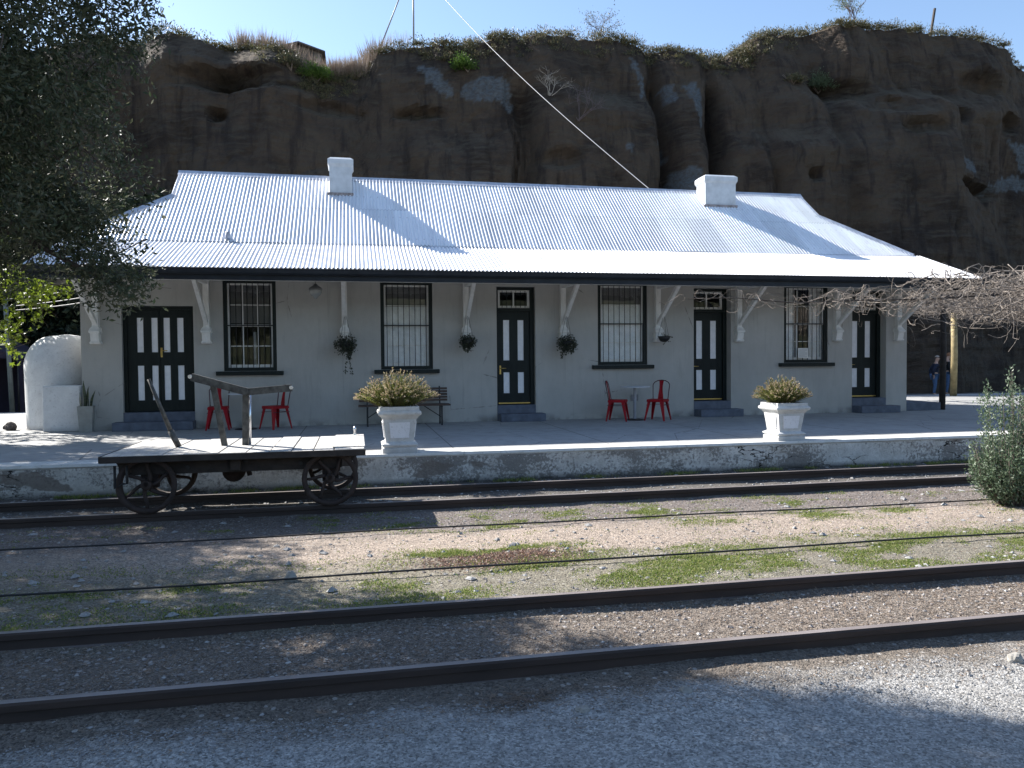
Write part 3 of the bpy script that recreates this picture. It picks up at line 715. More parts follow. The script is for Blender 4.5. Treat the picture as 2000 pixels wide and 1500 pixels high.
def heather(P_, lx, ly, h, n, seed, name='heather'):
    rg = np.random.default_rng(seed); VL=[];VT=[]; st = MB()
    H = thing('heather_plant', None, None)
    for i in range(n):
        u = rg.random()**.5; a = rg.random()*2*PI
        d = np.array([math.cos(a)*u*lx, math.sin(a)*u*ly, h*(1.0-.6*u*u)*(.68+.42*rg.random()+.12*math.sin(a*3+seed))])
        base = np.array([d[0]*.28, d[1]*.28, .0]); tip = base*.3+d; 
        L = 46; ts = np.sort(rg.random(L))*.85+.15
        c = base+(tip-base)*ts[:,None]; c[:,2] += .04*np.sin(ts*3)
        dirn = (tip-base)/np.linalg.norm(tip-base)
        DD = dirn+rg.normal(size=(L,3))*.55
        tipm = ts > (.66+.3*rg.random())
        VL.append((c[~tipm], DD[~tipm])); VT.append((c[tipm]+0, DD[tipm]))
        if i % 3 == 0: st.tube([tuple(base), tuple(tip)], .0025, 3, cap=False)
    for nm, arr, mt, LL, W in (('leaf_sprays', VL, HEATH, .032, .010), ('flower_spikes', VT, HTIP, .026, .012)):
        Pn = np.concatenate([x[0] for x in arr]); Dn = np.concatenate([x[1] for x in arr])
        V, F = leaves_np(Pn, Dn, LL, W, rg); fast(nm, V, F, mt, H)
    st.build('stems', simple('twig', (.10,.075,.05), .9), H); return H
p1 = planter(.59,-5.10,'square white planter left of centre, in front of the bench')
p2 = planter(6.66,-5.10,'square white planter with a sunlit side face, right of centre')
p1.scale = (.88,.88,.96); p2.scale = (.84,.84,.86)
h1 = heather(p1,.57,.50,.50,420,3); h1.location = (.56,-5.10,.61); tag(h1,'wide straw-tipped heather bush growing in the planter left of centre','plant','heather bushes in the planters')
h2 = heather(p2,.44,.40,.42,330,5); h2.location = (6.62,-5.10,.545); tag(h2,'smaller pink-tipped heather bush in the right-hand planter','plant','heather bushes in the planters')

# ---- chairs and tables
RED = simple('red_enamel', (.30,.005,.012), .5, .15, 8, .03, spec=.2); RED_SHADE = simple('shaded_red_tube', (.06,.008,.014), .35, .2, 8, 0)  # tube colour is the same red paint, darkened as if shaded
def chair(label, loc, rz):
    C_ = thing('metal_chair', label, 'chair', loc, rz, 'red metal cafe chairs along the wall')
    # local: faces -Y, seat .36 wide
    s = MB(); s.box(-.18,.18,-.18,.18,.435,.45,b=.006); s.box(-.18,.18,-.184,-.178,.395,.437).box(-.18,.18,.178,.184,.395,.437).box(-.184,-.178,-.178,.178,.395,.437).box(.178,.184,-.178,.178,.395,.437)
    s.build('seat', RED, C_)
    for sx in (-1,1):
        for sy in (-1,1):
            t0 = Vector((sx*.165,sy*.165,.43)); t1 = Vector((sx*.225,sy*.225,0.0)); m = MB()
            # angle-section tapering leg
            vs=[]
            for p_, w in ((t0,.075),(t1,.028)):
                vs += [p_, p_+Vector((-sx*w,0,0)), p_+Vector((-sx*w*.9,-sy*.008,0)), p_+Vector((-sx*.008,-sy*.008,0)), p_+Vector((-sx*.008,-sy*w*.9,0)), p_+Vector((0,-sy*w,0))]
            m.add(vs, [(k,(k+1)%6,(k+1)%6+6,k+6) for k in range(6)]+[(5,4,3,2,1,0),(6,7,8,9,10,11)]); m.build('leg', RED, C_)
    b = MB(); pts = []
    for q in range(25):
        t = q/24; 
        if t < .36: k = t/.36; pts.append((-.165-.02*k, .165+.055*k, .44+.30*k))
        elif t > .64: k = (1-t)/.36; pts.append((.165+.02*k, .165+.055*k, .44+.30*k))
        else:
            a = PI*(1-(t-.36)/.28); pts.append((.185*math.cos(a) if abs(math.cos(a))>.0 else 0, .22+.03*math.sin(a), .74+.11*math.sin(a)))
    b.tube(pts,.010,8); b.build('back_hoop', RED_SHADE, C_)
    m = MB(); P=[]
    for q in range(9):
        t = q/8; z = .44+.405*t; y = .172+.075*t-.012*math.sin(t*PI); w = .048+.012*math.cos(t*5)
        P.append([(-w,y,z),(-w*.4,y+.010,z),(w*.4,y+.010,z),(w,y,z)])
    m.grid(P); P2=[[(x,y-.004,z) for x,y,z in r] for r in P]; m.grid(P2); m.build('back_splat', RED, C_)
    for s_ in ((-1,0),(1,0),(0,1)):
        a = Vector((s_[0]*.19 if s_[0] else -.19, s_[1]*.19 if s_[1] else -.19, .33)); bb = Vector((s_[0]*.19 if s_[0] else .19, s_[1]*.19 if s_[1] else .19,.33))
        MB().tube([a,bb],.006,6).build('stretcher', RED_SHADE, C_)
    return C_
chair('red metal chair at far left, behind the trolley lever, facing the tracks', (-2.64,-.42,0), R(4))
chair('red metal chair under the right end of the trolley lever, turned to its table', (-1.56,-.55,0), R(-48))
chair('red metal chair left of the round white table, facing right', (5.42,-.72,0), R(62))
chair('red metal chair right of the round white table, facing left', (6.28,-.82,0), R(-42))
def table(label, loc, hgt):
    T_ = thing('cafe_table', label, 'table', loc, 0, 'small round cafe tables')
    MB().lathe([(0,hgt-.02),(.30,hgt-.022),(.325,hgt-.012),(.325,hgt-.004),(.315,hgt),(0,hgt)],32).build('table_top', simple('table_white', (.62,.64,.68), .35, .05), T_)
    MB().lathe([(.032,.02),(.032,hgt-.02)],16).build('pedestal', simple('table_grey', (.30,.31,.34), .4, .1), T_)
    MB().lathe([(0,.03),(.05,.028),(.20,.014),(.21,0.001)],28).build('base', IRON, T_); return T_
table('small round white-topped table between two red chairs, under the third window', (5.84,-.62,0), .72)
table('small round table half hidden by the trolley lever, between two red chairs', (-2.12,-.52,0), .70)

# ---- bench
SLAT = simple('bench_slats', (.075,.045,.032), .6, .35, 9, .2, 50)
Bn = thing('bench', 'brown slatted bench with black iron legs behind the left planter', 'bench', (.95,-.50,0))
for k in range(5): MB().box(-.90,.90,.20+.012*k,.225+.012*k,.475+k*.058,.520+k*.058,b=.004).build('back_slat', SLAT, Bn)
for k in range(5): MB().box(-.92,.92,-.22+k*.082,-.150+k*.082,.395,.425,b=.005).build('seat_slat', SLAT, Bn)
for x in (-.74,.74):
    m = MB(); m.beam((x,-.20,.39),(x,-.20,.0),.03,.03,(0,1,0)).beam((x+.06*(1 if x>0 else -1)*0,.16,.39),(x,.20,.0),.03,.03,(0,1,0)).beam((x,-.23,.38),(x,.19,.38),.035,.02).beam((x,.19,.38),(x,.262,.78),.03,.018,(0,1,0)); m.build('leg', IRON, Bn)
    sg = -1 if x > 0 else 1
    MB().beam((x,.0,.16),(x+sg*.34,.0,.385),.018,.018).build('brace', IRON, Bn)

# ---- hanging baskets
HANGL = leafmat('basket_leaf', [(.020,.030,.018),(.045,.055,.03),(.07,.07,.045),(.03,.04,.03)], .25)
def basket(label, x, z, n, rad, trails, seed, bowl_r=.14, y=-.36):
    H = thing('hanging_basket', label, 'plant', (x,y,z), 0, 'hanging baskets on the verandah brackets'); rg = np.random.default_rng(seed)
    MB().lathe([(0,-.13),(.06,-.12),(.11,-.075),(bowl_r,.0),(bowl_r-.01,.0),(.09,-.06),(0,-.09)],18).build('bowl', IRON, H)
    zt = 2.30-z; m = MB()
    for k in range(3): a = 2*PI*k/3+.4; m.tube([(bowl_r*math.cos(a),bowl_r*math.sin(a),0),(0,0,zt)],.0035,4)
    m.build('chain', IRON, H)
    if n:
        d = rg.normal(size=(n,3)); d /= np.linalg.norm(d,axis=1,keepdims=True); r = rg.random((n,1))**.5
        P = d*r*np.array([rad,rad*.8,rad*.75])+np.array([0,0,-.02]); P[:,2] -= (rg.random(n)**2)*.10
        ps=[P]; ds=[rg.normal(size=(n,3))]
        for (dx,ln,sway,cnt) in trails:
            t = rg.random(cnt); ps.append(np.stack([dx+sway*np.sin(t*5)+rg.normal(size=cnt)*.022*(1-.5*t), rg.normal(size=cnt)*.03-.05, -ln*t],1)); ds.append(rg.normal(size=(cnt,3))-np.array([0,0,.8]))
        V,F = leaves_np(np.concatenate(ps), np.concatenate(ds), .042, .026, rg); fast('foliage', V, F, HANGL, H)
    return H
basket('hanging basket with one long trailing stem, left of the second window', -.20, 1.70, 900, .25, [(.10,.34,.03,190),(.02,.62,.03,80),(.08,.66,-.035,60),(-.05,.2,.02,90)], 1)
basket('round bushy hanging basket just left of the middle door', 2.28, 1.74, 900, .19, [(.02,.26,.03,150),(-.06,.22,.02,110)], 2)
basket('wide hanging basket with short trails right of the middle door', 4.41, 1.70, 1000, .23, [(-.1,.36,.03,110),(.12,.26,.02,130),(.0,.28,.02,100)], 3)
basket('almost bare dark bowl hanging right of the third window', 6.62, 1.80, 60, .13, [(.06,.02,.1,10)], 4)
# wall lamp hung from the verandah
Lm = thing('verandah_lamp', 'round glass and metal lamp hanging under the verandah by the first window', 'lamp', (-.74,-1.0,2.66))
MB().lathe([(0,.14),(.03,.13),(.05,.10),(.12,.055),(.13,.02),(.125,.015),(.0,.03)],20).build('hood', simple('lamp_hood', (.12,.125,.125), .4, .2), Lm)
MB().lathe([(.115,.015),(.12,-.03),(.09,-.08),(.045,-.11),(.02,-.15),(0,-.155)],20).build('globe', simple('lamp_glass', (.30,.31,.30), .2, .1), Lm)
MB().tube([(0,0,.13),(0,0,.42)],.006,6).build('chain', IRON, Lm)

# ---- white oven, low wall box, snake plant at the left end
LIME = m_pw('limewash', (.60,.60,.60), (.74,.74,.73))
Ov = thing('domed_oven', 'big white plastered domed oven at the left end of the building', 'oven', (-5.92,1.35,0))
P = []; nu, nv = 48, 26
for j in range(nv+1):
    v = j/nv*PI/2; row = []
    for i in range(nu+1):
        a = i/nu*2*PI; e = .85; ce = lambda t: math.copysign(abs(math.cos(t))**e, math.cos(t)); se = lambda t: math.copysign(abs(math.sin(t))**e, math.sin(t))
        if j < 6: z = 1.24*j/6; r = 1.0-.03*(1-j/6)
        elif j < nv-4:
            vv = (j-6)/(nv-10)*PI/2; z = 1.24+.66*math.sin(vv); r = .34+.66*math.cos(vv)
        else: q_ = (j-nv+4)/4; z = 1.90+.035*math.sin(q_*PI/2); r = .34*(1-q_)
        k = 1+.012*noise.noise(Vector((math.cos(a)*2,math.sin(a)*2,z*2)))
        row.append((.72*r*ce(a)*k+.03, .95*r*se(a)*k, z-.02))
    P.append(row)
MB().grid(P).build('dome', LIME, Ov)
MB().box(-.70,-.56,-.15,.6,1.10,1.32,b=.03).build('shoulder', LIME, Ov)
tag(MB().box(-5.88,-5.215,-.08,.36,0,.885,b=.02).build('plastered_box', LIME), 'low white plastered box against the left corner of the building', 'bin')
Sp = thing('snake_plant_pot', 'tall grey square pot with a snake plant at the left corner of the wall', 'plant', (-5.06,-.24,0), R(8))
vs=[]
for d,z in ((.105,0),(.135,.50),(.115,.50),(.11,.44)): vs += [(-d,-d,z),(d,-d,z),(d,d,z),(-d,d,z)]
MB().add(vs,[(i*4+q,i*4+(q+1)%4,(i+1)*4+(q+1)%4,(i+1)*4+q) for i in range(3) for q in range(4)]+[(12,13,14,15),(3,2,1,0)]).build('pot', simple('pot_cement', (.28,.28,.26), .85, .15, 8, .3), Sp)
SNAKE = NT('snake_leaf'); SNAKE.col(SNAKE.ramp(SNAKE.noise(14,3,.5,(.4,.4,2)),[(.4,(.02,.035,.02)),(.6,(.09,.10,.045))])); SNAKE = SNAKE.set(.4)
for k,(dx,dy,h,ln,ro) in enumerate(((-.02,.02,.56,-.01,.3),(.03,-.02,.44,.03,1.4),(.06,.03,.36,.09,.8),(-.06,-.03,.33,-.05,2.2),(.0,.05,.40,.02,2.8))):
    m = MB(); P=[]
    for q in range(9):
        t=q/8; w=.030*(1-t**3)*(.8+.4*t)+.001; cx,cy=dx+ln*t+.012*math.sin(t*5+k),dy; z=.43+h*t
        P.append([(cx-w*math.cos(ro),cy-w*math.sin(ro),z),(cx+.008*math.sin(ro),cy-.008*math.cos(ro),z),(cx+w*math.cos(ro),cy+w*math.sin(ro),z)])
    m.grid(P); m.build('leaf', SNAKE, Sp)
def rock(name, label, loc, s, mat, seed, cat='stone', group=None):
    bm = bmesh.new(); bmesh.ops.create_icosphere(bm, subdivisions=3, radius=1)
    for v in bm.verts:
        n = noise.noise(v.co*1.1+Vector((seed,0,0)))*.45+noise.noise(v.co*3+Vector((0,seed,0)))*.12
        v.co = Vector((v.co.x*s[0], v.co.y*s[1], v.co.z*s[2]))*(1+n)
    me = bpy.data.meshes.new(name); bm.to_mesh(me); bm.free(); me.materials.append(mat)
    return tag(obj(name, me, None, loc), label, cat, group)
ROCKD = simple('dark_rock', (.09,.075,.07), .9, .4, 9, .6, 30); ROCKL = simple('pale_rock', (.26,.245,.22), .9, .3, 14, .6, 50)
rock('stone','dark stone propped at the foot of the white oven',(-6.72,.62,.08),(.12,.1,.10),ROCKD,2)
rock('stone','large pale stone beside the front rail at the right edge',(3.56,-12.62,-.395),(.045,.04,.035),ROCKL,5)
rock('stone','pale stone at the edge of the gravel, below the front rail right of centre',(1.62,-12.60,-.40),(.035,.03,.03),ROCKL,6)
rock('stone','flat pale stone between the shaded gravel and the front rail, centre',(1.06,-12.66,-.405),(.035,.025,.018),ROCKL,7)
rock('stone','pointed pale stone in the shaded grass left of centre',(-.53,-10.02,-.395),(.045,.04,.055),ROCKL,8)

# pole with cables at left
Up = thing('utility_pole', 'slim grey pole at the left edge behind the oven, carrying three cables', 'pole', (-10.38,10,0))
MB().tube([(0,0,-.4),(-.12,0,3.3)],[.075,.062],12).build('shaft', simple('pole_grey', (.16,.18,.17), .8, .2, 6), Up)
for k,(za,zb) in enumerate(((3.30,3.40),(3.08,3.10),(2.95,2.95))):
    pts = [(-.12+5.4*t, -6.6*t, za+(zb-za)*t*.2-.06*math.sin(PI*t)) for t in np.linspace(0,1,12)]
    MB().tube(pts,.016,6).build('cable', simple('cable_grey', (.09,.09,.095), .6, .1), Up)
# shade tent far left
Tn = thing('shade_tent', 'dark purple tent in the shade at the far left edge', 'tent', (-12.2,11.5,-.4))
TENT = simple('tent_cloth', (.020,.016,.035), .9, .3, 2, .2)
MB().add([(-2,-1.5,1.9),(2,-1.5,1.9),(2,1.5,1.9),(-2,1.5,1.9),(0,-1.5,2.9),(0,1.5,2.9)],[(0,1,4),(1,2,5,4),(2,3,5),(3,0,4,5)]).build('roof', TENT, Tn)
MB().add([(-2,1.5,0),(2,1.5,0),(2,1.5,1.9),(-2,1.5,1.9)],[(0,1,2,3)]).add([(1.98,-1.5,0),(1.98,1.5,0),(1.98,1.5,1.9),(1.98,-1.5,1.9)],[(0,1,2,3)]).build('side_cloth', TENT, Tn)
for x,y in ((-2,-1.5),(2,-1.5),(2,1.5),(-2,1.5)): MB().tube([(x,y,0),(x,y,1.9)],.025,6).build('leg', IRON, Tn)
# ============================================================ CLIFF
HP = [(-60,13),(-30,14.5),(-14.8,15.0),(-12.2,15.2),(-8.9,15.7),(-7.8,15.95),(-6.5,15.7),(-4.7,15.5),(-2.9,15.0),(-2.0,14.3),(-1.2,14.0),(.3,14.5),(1.15,15.9),(3.44,16.5),(5.9,16.6),(9,16.9),(12.67,17.4),(15.1,17.1),(18.5,16.7),(19.9,17.1),(20.6,17.9),(21.4,18.1),(24.3,18.6),(27.4,18.9),(30.5,18.95),(34.5,18.8),(35.8,18.3),(37.2,17.6),(40,16.2),(50,15),(75,13)]
HX = np.array([a for a,b in HP]); HZ = np.array([b for a,b in HP])
def cliffH(x): return float(np.interp(x, HX, HZ)) + .16*noise.noise(Vector((x*1.3,0,7))) + .07*noise.noise(Vector((x*4.1,0,9)))
def fbm(p, o=4, g=.5):
    s=0; a=1
    for _ in range(o): s += a*noise.noise(p); p = p*2.03; a *= g
    return s
DENTS = [(-5.2,13.8,1.9,.38,1.3),(-4.8,13.4,2.6,.25,.6),(-5.75,12.05,.35,.25,.8),(24.9,14.9,1.4,.55,1.2),(26.5,14.0,1.8,.5,1.0),(31.0,13.9,.5,.4,.9),(34.6,13.8,.6,.45,.9),(31.3,9.9,1.9,.35,1.2),(21.5,10.0,.3,.22,.6),(33.5,16.0,1.2,.6,.9),(9.3,10.5,.8,.4,.6),(3.0,12.8,1.0,.25,.8),(-1.0,12.6,1.4,.3,.5),(27.7,12.7,1.1,.4,.7)]
GULLY = [(17.6,.32,1.8,15.2),(14.9,.35,1.3,16.0),(8.0,.55,1.3,14.5),(19.9,.3,.6,12.5),(7.3,.13,.6,12.5),(-9.5,1.0,1.2,16.5),(11.9,.5,.35,13),(23.6,.5,.5,16.5)]
BULGE = [(12.0,2.6,1.5,14.0),(21.0,3.0,1.7,12.3),(28.0,6.0,2.2,15.0),(-4.0,4.5,1.2,15.5),(4.0,2.8,.9,11.6),(16.2,.8,.9,14.6)]
def sstep(a,b,t): t=max(0,min(1,(t-a)/(b-a))); return t*t*(3-2*t)
def cliffY(x, z, H):
    t = z/H
    y = 18.2 + 2.2*t**1.6 + .5*max(0,t-.9)/.1
    y += 1.3*fbm(Vector((x*.16,z*.05,0)),3) + .42*fbm(Vector((x*.5,z*.16,3)),3) + .10*fbm(Vector((x*1.6,z*.8,8)),4,.6)
    v_ = noise.voronoi(Vector((x*.33+.25*noise.noise(Vector((x*.7,z*.7,0))),z*.26,1.7)))[0]; y += .10*max(0,.10-(v_[1]-v_[0]))/.10
    for c,w,d,zt in BULGE: y -= d*math.exp(-((x-c)/w)**2)*(1-sstep(zt-1.2,zt+.6,z))
    for c,w,d,zt in GULLY:
        cx = c+.35*noise.noise(Vector((z*.4,c,0)))
        y += d*math.exp(-((x-cx)/w)**2)*(1-sstep(zt-1.5,zt+.5,z)*.7)
    for cx,cz,wx,wz,d in DENTS:
        q = ((x-cx)/wx)**2+((z-cz+.12*noise.noise(Vector((x*2,z*2,5))))/wz)**2
        if q < 6: y += d*math.exp(-q*q*.8)
    # strata: thin dipping beds stand out
    zz = z + .35*math.sin(x*.23)+ .5*fbm(Vector((x*.12,0,2)),2) ; b = zz*1.15; f = b-math.floor(b); k = math.floor(b)
    amp = .5+.5*math.sin(k*12.9)
    y -= .09*amp*math.exp(-((f-.5)/.22)**2)*(1-.6*t)
    b = zz*4.1; f = b-math.floor(b); y -= .03*math.exp(-((f-.5)/.2)**2)
    return y
PATCH = [  # (x,z) outlines of pale slabs
 [(2.9,15.2),(3.9,15.1),(4.3,14.5),(4.75,13.5),(4.0,13.7),(3.4,14.4)],
 [(4.9,13.9),(5.3,14.5),(6.6,14.7),(7.3,14.3),(7.35,13.0),(6.6,13.5),(5.6,13.4)],
 [(15.1,15.0),(15.6,14.9),(15.7,14.0),(15.2,13.9)],[(16.0,14.8),(16.9,15.0),(16.8,13.5),(16.6,12.2),(16.35,13.6)],
 [(14.5,12.3),(14.9,12.1),(15.2,11.2),(14.7,10.6),(14.45,11.2)],[(15.1,10.4),(16.0,10.5),(16.6,9.5),(15.2,9.4)],
 [(34.2,12.9),(36.8,12.7),(36.9,11.3),(35.4,11.4)],[(30.1,11.4),(31.6,11.3),(31.5,10.7),(30.3,10.8)],
 [(33.0,10.4),(34.6,11.0),(36.5,11.0),(36.6,10.4),(34.6,10.2),(32.6,9.9)],[(12.3,11.5),(12.8,11.5),(12.8,11.1),(12.4,11.1)],[(13.6,16.6),(14.0,16.2),(14.3,14.3),(13.9,14.2),(13.8,15.6)]]
def inpoly(x,z,P):
    c=False; j=len(P)-1
    for i in range(len(P)):
        if (P[i][1]>z)!=(P[j][1]>z) and x<(P[j][0]-P[i][0])*(z-P[i][1])/(P[j][1]-P[i][1])+P[i][0]: c=not c
        j=i
    return c
cxs = np.concatenate([np.arange(-45,-16,.8),np.arange(-16,-9,.25),np.arange(-9,38.5,.115),np.arange(38.5,72,.8)])
nz = 120; V=[]; A=[]; nc = len(cxs)
for j in range(nz+1):
    for x in cxs:
        x=float(x); H=cliffH(x); z=-.5+(H+.5)*j/nz
        y = cliffY(x,max(z,0),H)
        V.append((x,y,z))
        p=0.
        if -10<x<38 and z>9:
            xx=x+.22*noise.noise(Vector((x*2.3,z*2.3,1)))+.1*noise.noise(Vector((x*7,z*7,1))); zz=z+.2*noise.noise(Vector((x*2.3,z*2.3,6)))
            if any(inpoly(xx,zz,q) for q in PATCH): p=1.
        A.append(p)
rows = nz+1
for d,dz in ((.5,.18),(1.2,.32),(2.5,.45),(5,.7),(12,1.0),(45,.5),(90,-3)):       # plateau behind the rim
    for i,x in enumerate(cxs):
        b = V[nz*nc+i]; V.append((b[0], b[1]+d, b[2]+dz+(.15*noise.noise(Vector((b[0]*.8,d,3)))))); A.append(0.)
    rows += 1
F = [(i*nc+j,i*nc+j+1,(i+1)*nc+j+1,(i+1)*nc+j) for i in range(rows-1) for j in range(nc-1)]
def m_cliff():
    t = NT('cliff_rock'); x = t.xyz(); n1 = t.noise(.35,8,.62,(1,1,1.4)); n2 = t.noise(1.3,8,.65,(.5,.5,3.4),.6); n3 = t.noise(7,6,.7,(.7,1,1.3)); n4 = t.noise(.9,5,.6,(3.2,1,.45))
    c = t.ramp(n1, [(.28,(.024,.018,.016)),(.42,(.044,.034,.028)),(.5,(.070,.052,.040)),(.6,(.085,.064,.047)),(.75,(.040,.034,.033))])
    c = t.mix(t.ramp(n2,[(.48,0.),(.62,.75)]), c, (.078,.066,.053)); c = t.mix(t.ramp(n4,[(.52,0.),(.66,.75)]), c, (.028,.023,.022))
    c = t.mix(t.ramp(n3,[(.5,0.),(.72,.6)]), c, (.055,.045,.038))
    a = t.new('Attribute', attribute_name='slab'); pm = t.math('MULTIPLY', a.outputs['Fac'], t.ramp(n3,[(.42,1.),(.62,.35)]))
    c = t.mix(pm, c, (.105,.12,.135)); 
    g = t.new('NewGeometry'); s = t.new('SeparateXYZ'); t.link(g.outputs['Normal'], s.inputs[0])
    c = t.mix(t.ramp(s.outputs[2],[(.6,0.),(.85,.7)]), c, (.11,.09,.065))
    t.col(c); h = t.math('ADD', n2, t.math('ADD', n3, t.math('MULTIPLY', t.noise(26,5,.7), .35))); t.bump(h, .8, .13); return t.set(.95,0,.15)
cl = fast('cliff', V, F, m_cliff(), smooth=False); tag(cl, None,None,None,'structure')
at_ = cl.data.attributes.new('slab','FLOAT','POINT'); at_.data.foreach_set('value', np.array(A,np.float32))
def rim(x, d=.3):
    H=cliffH(x); return cliffY(x,H,H)+d, H+.1
# scrub along the rim
SCRUB = leafmat('rim_scrub', [(.05,.055,.025),(.10,.10,.045),(.16,.13,.07),(.07,.08,.04),(.12,.085,.05)], .35)
SAGE = leafmat('grey_green_shrub', [(.07,.10,.055),(.13,.17,.10),(.10,.14,.08)], .4)
LIMEG = leafmat('bright_green_shrub', [(.05,.10,.015),(.10,.17,.03),(.08,.13,.02)], .45)
STRAW = leafmat('dry_stems', [(.20,.15,.11),(.28,.21,.16),(.15,.11,.09)], .3)
def tuft(P, D, c, r, h, n, rg, L=.10):
    d = rg.normal(size=(n,3)); d /= np.linalg.norm(d,axis=1,keepdims=True); d[:,2] = np.abs(d[:,2]); rr = rg.random((n,1))**.4
    bump_ = 1+.35*np.sin(d[:,:1]*7+c[0]*3)*np.cos(d[:,1:2]*6+c[0])
    P.append(d*rr*bump_*np.array([r,r*.8,h])+np.array(c)); D.append(d+rg.normal(size=(n,3))*.6+np.array([0,0,.4]))
rg = np.random.default_rng(11); P_=[];D_=[]
for i in range(1100):
    x = -12+rg.random()*50; dd = -.15+rg.random()**1.5*2.4; y,z = rim(x,dd); s = .14+.34*rg.random()**2
    if noise.noise(Vector((x*.55,0,1))) < -.35 and rg.random()<.7: continue
    tuft(P_,D_,(x,y,z-.05+dd*.1),s*1.3,s,int(30+160*s),rg)
# dips and ledges below the rim also carry scrub
for i in range(230):
    x = rg.choice([rg.normal(-1.6,.9),rg.normal(17.5,1.8),rg.normal(20.2,1.0),rg.normal(4.8,1.0),rg.normal(9,3)]); H=cliffH(x); z=H-rg.random()*1.1; y=cliffY(x,z,H)-.05
    s=.12+.2*rg.random(); tuft(P_,D_,(x,y,z),s*1.3,s,int(20+150*s),rg)
Vv,Ff = leaves_np(np.concatenate(P_),np.concatenate(D_),.12,.035,rg); tag(fast('rim_scrub',Vv,Ff,SCRUB),None,None,None,'stuff')
P_=[];D_=[]
for i in range(150):
    x=rg.normal(-.1,.9) if i<70 else rg.uniform(-5.2,1.2); y,z=rim(x,rg.random()*1.5); n=60; a=rg.normal(size=(n,2))*.14
    P_.append(np.stack([x+a[:,0],y+a[:,1],np.full(n,z)],1)+np.array([0,0,1])*rg.random((n,1))*.15); D_.append(np.stack([a[:,0]*1.4,a[:,1],.9+rg.random(n)*.4],1))
Pn=np.concatenate(P_);Dn=np.concatenate(D_); Vv,Ff=leaves_np(Pn,Dn,.30+.75*rg.random(len(Pn)),.018,rg); tag(fast('dry_grass',Vv,Ff,STRAW),None,None,None,'stuff')
def shrub(label, x, z, r, h, mat, n, seed, cat='shrub', dz=0, y=None, L=.11):
    rg=np.random.default_rng(seed); H=cliffH(x); zz=z if z is not None else H; yy = y if y is not None else cliffY(x,min(zz,H),H)-.1
    S=thing('shrub',label,cat,(x,yy,zz),0,'shrubs growing on the cliff'); P=[];D=[]
    for k in range(7):
        a=rg.random()*6.28; q=rg.random()**.5; tuft(P,D,(r*.65*q*math.cos(a),r*.3*math.sin(a),h*.25*rg.random()),r*.42,h*(.5+.4*rg.random()),n//7,rg)
    V_,F_=leaves_np(np.concatenate(P),np.concatenate(D),L,.04,rg); fast('foliage',V_,F_,mat,S)
    m=MB()
    for k in range(6): a=rg.random()*6.28; m.tube([(0,0,-.1),(r*.3*math.cos(a),r*.2*math.sin(a),h*.3),(r*.6*math.cos(a),r*.3*math.sin(a),h*.7)],[.03,.02,.008],5)
    m.build('branches', TWIG, S); return S
TWIG = simple('shrub_twig', (.16,.13,.11), .9, .3, 10, .2)
shrub('bright green bush in the dip of the cliff rim, left of the mast',-1.6,13.9,.95,.75,LIMEG,2400,21)
shrub('dark green shrub just left of the bright bush in the cliff dip',-2.6,14.2,.9,.7,SCRUB,1900,22)
shrub('bright green bush on the ledge under the rim, left of the guy cable',5.35,15.0,1.0,.7,LIMEG,2300,23)
shrub('grey-green bush on the rounded ledge of the right-hand bluff',24.0,15.3,1.3,.95,SAGE,2800,24)
shrub('yellowish low bush beside the grey-green one on the right-hand ledge',21.8,15.2,1.0,.5,SCRUB,1600,25)
def bare(label, x, y, z, h, n, seed, mat, spread=.5, up=1.0, name='bare_shrub', cat='shrub', thick=.02, leaf=None):
    rg=random.Random(seed); S=thing(name,label,cat,(x,y,z)); m=MB(); tips=[]
    def br(p,d,L,r,dep):
        pts=[p];q=Vector(p);dd=Vector(d)
        for k in range(4):
            dd=(dd+Vector((rg.gauss(0,.16),rg.gauss(0,.16),rg.gauss(0,.1)+.04))).normalized(); q=q+dd*L/4; pts.append(tuple(q))
        m.tube(pts,[r*(1-.14*k) for k in range(5)],4,cap=False)
        if dep==0: tips.append(tuple(q)); return
        for k in range(3 if dep>1 else 2):
            a=rg.choice(pts[2:]); br(a,(dd+Vector((rg.gauss(0,spread),rg.gauss(0,spread),rg.gauss(0,.3)))).normalized(),L*.68,r*.6,dep-1)
    for k in range(n): br((rg.gauss(0,.05),rg.gauss(0,.05),0),Vector((rg.gauss(0,spread*.8),rg.gauss(0,spread*.6),up)).normalized(),h*.45,thick,3)
    m.build('branches',mat,S,fix=False)
    if leaf:
        r2=np.random.default_rng(seed); c=np.repeat(np.array(tips),leaf[1],0)+r2.normal(size=(len(tips)*leaf[1],3))*leaf[2]
        V_,F_=leaves_np(c,r2.normal(size=c.shape),.11,.035,r2); fast('foliage',V_,F_,leaf[0],S)
    return S
GREYTW = simple('grey_twig', (.13,.10,.105), .9, .25, 8, .1); PALETW = simple('pale_twig', (.34,.30,.26), .9, .25, 8, .1)
y,z=rim(12.0,.6); bare('leafless bush standing alone on the rim right of the guy cable',12.2,y,z,1.9,5,31,GREYTW,.55,leaf=(SCRUB,5,.10))
y,z=rim(26.7,.9); bare('feathery small tree on top of the right-hand bluff',26.8,y,z+.1,2.8,3,33,GREYTW,.38,1.3,'small_tree','tree',.035,leaf=(SAGE,22,.13))
bare('pale dead bush clinging to the cliff face beside the cable',9.0,cliffY(9.0,13.6,17)-.1,13.6,1.5,7,35,PALETW,.8,.9)
bare('pale dead twigs low on the cliff face under the cable',10.2,cliffY(10.2,12.6,17)-.1,12.3,2.0,5,36,GREYTW,.9,.6)
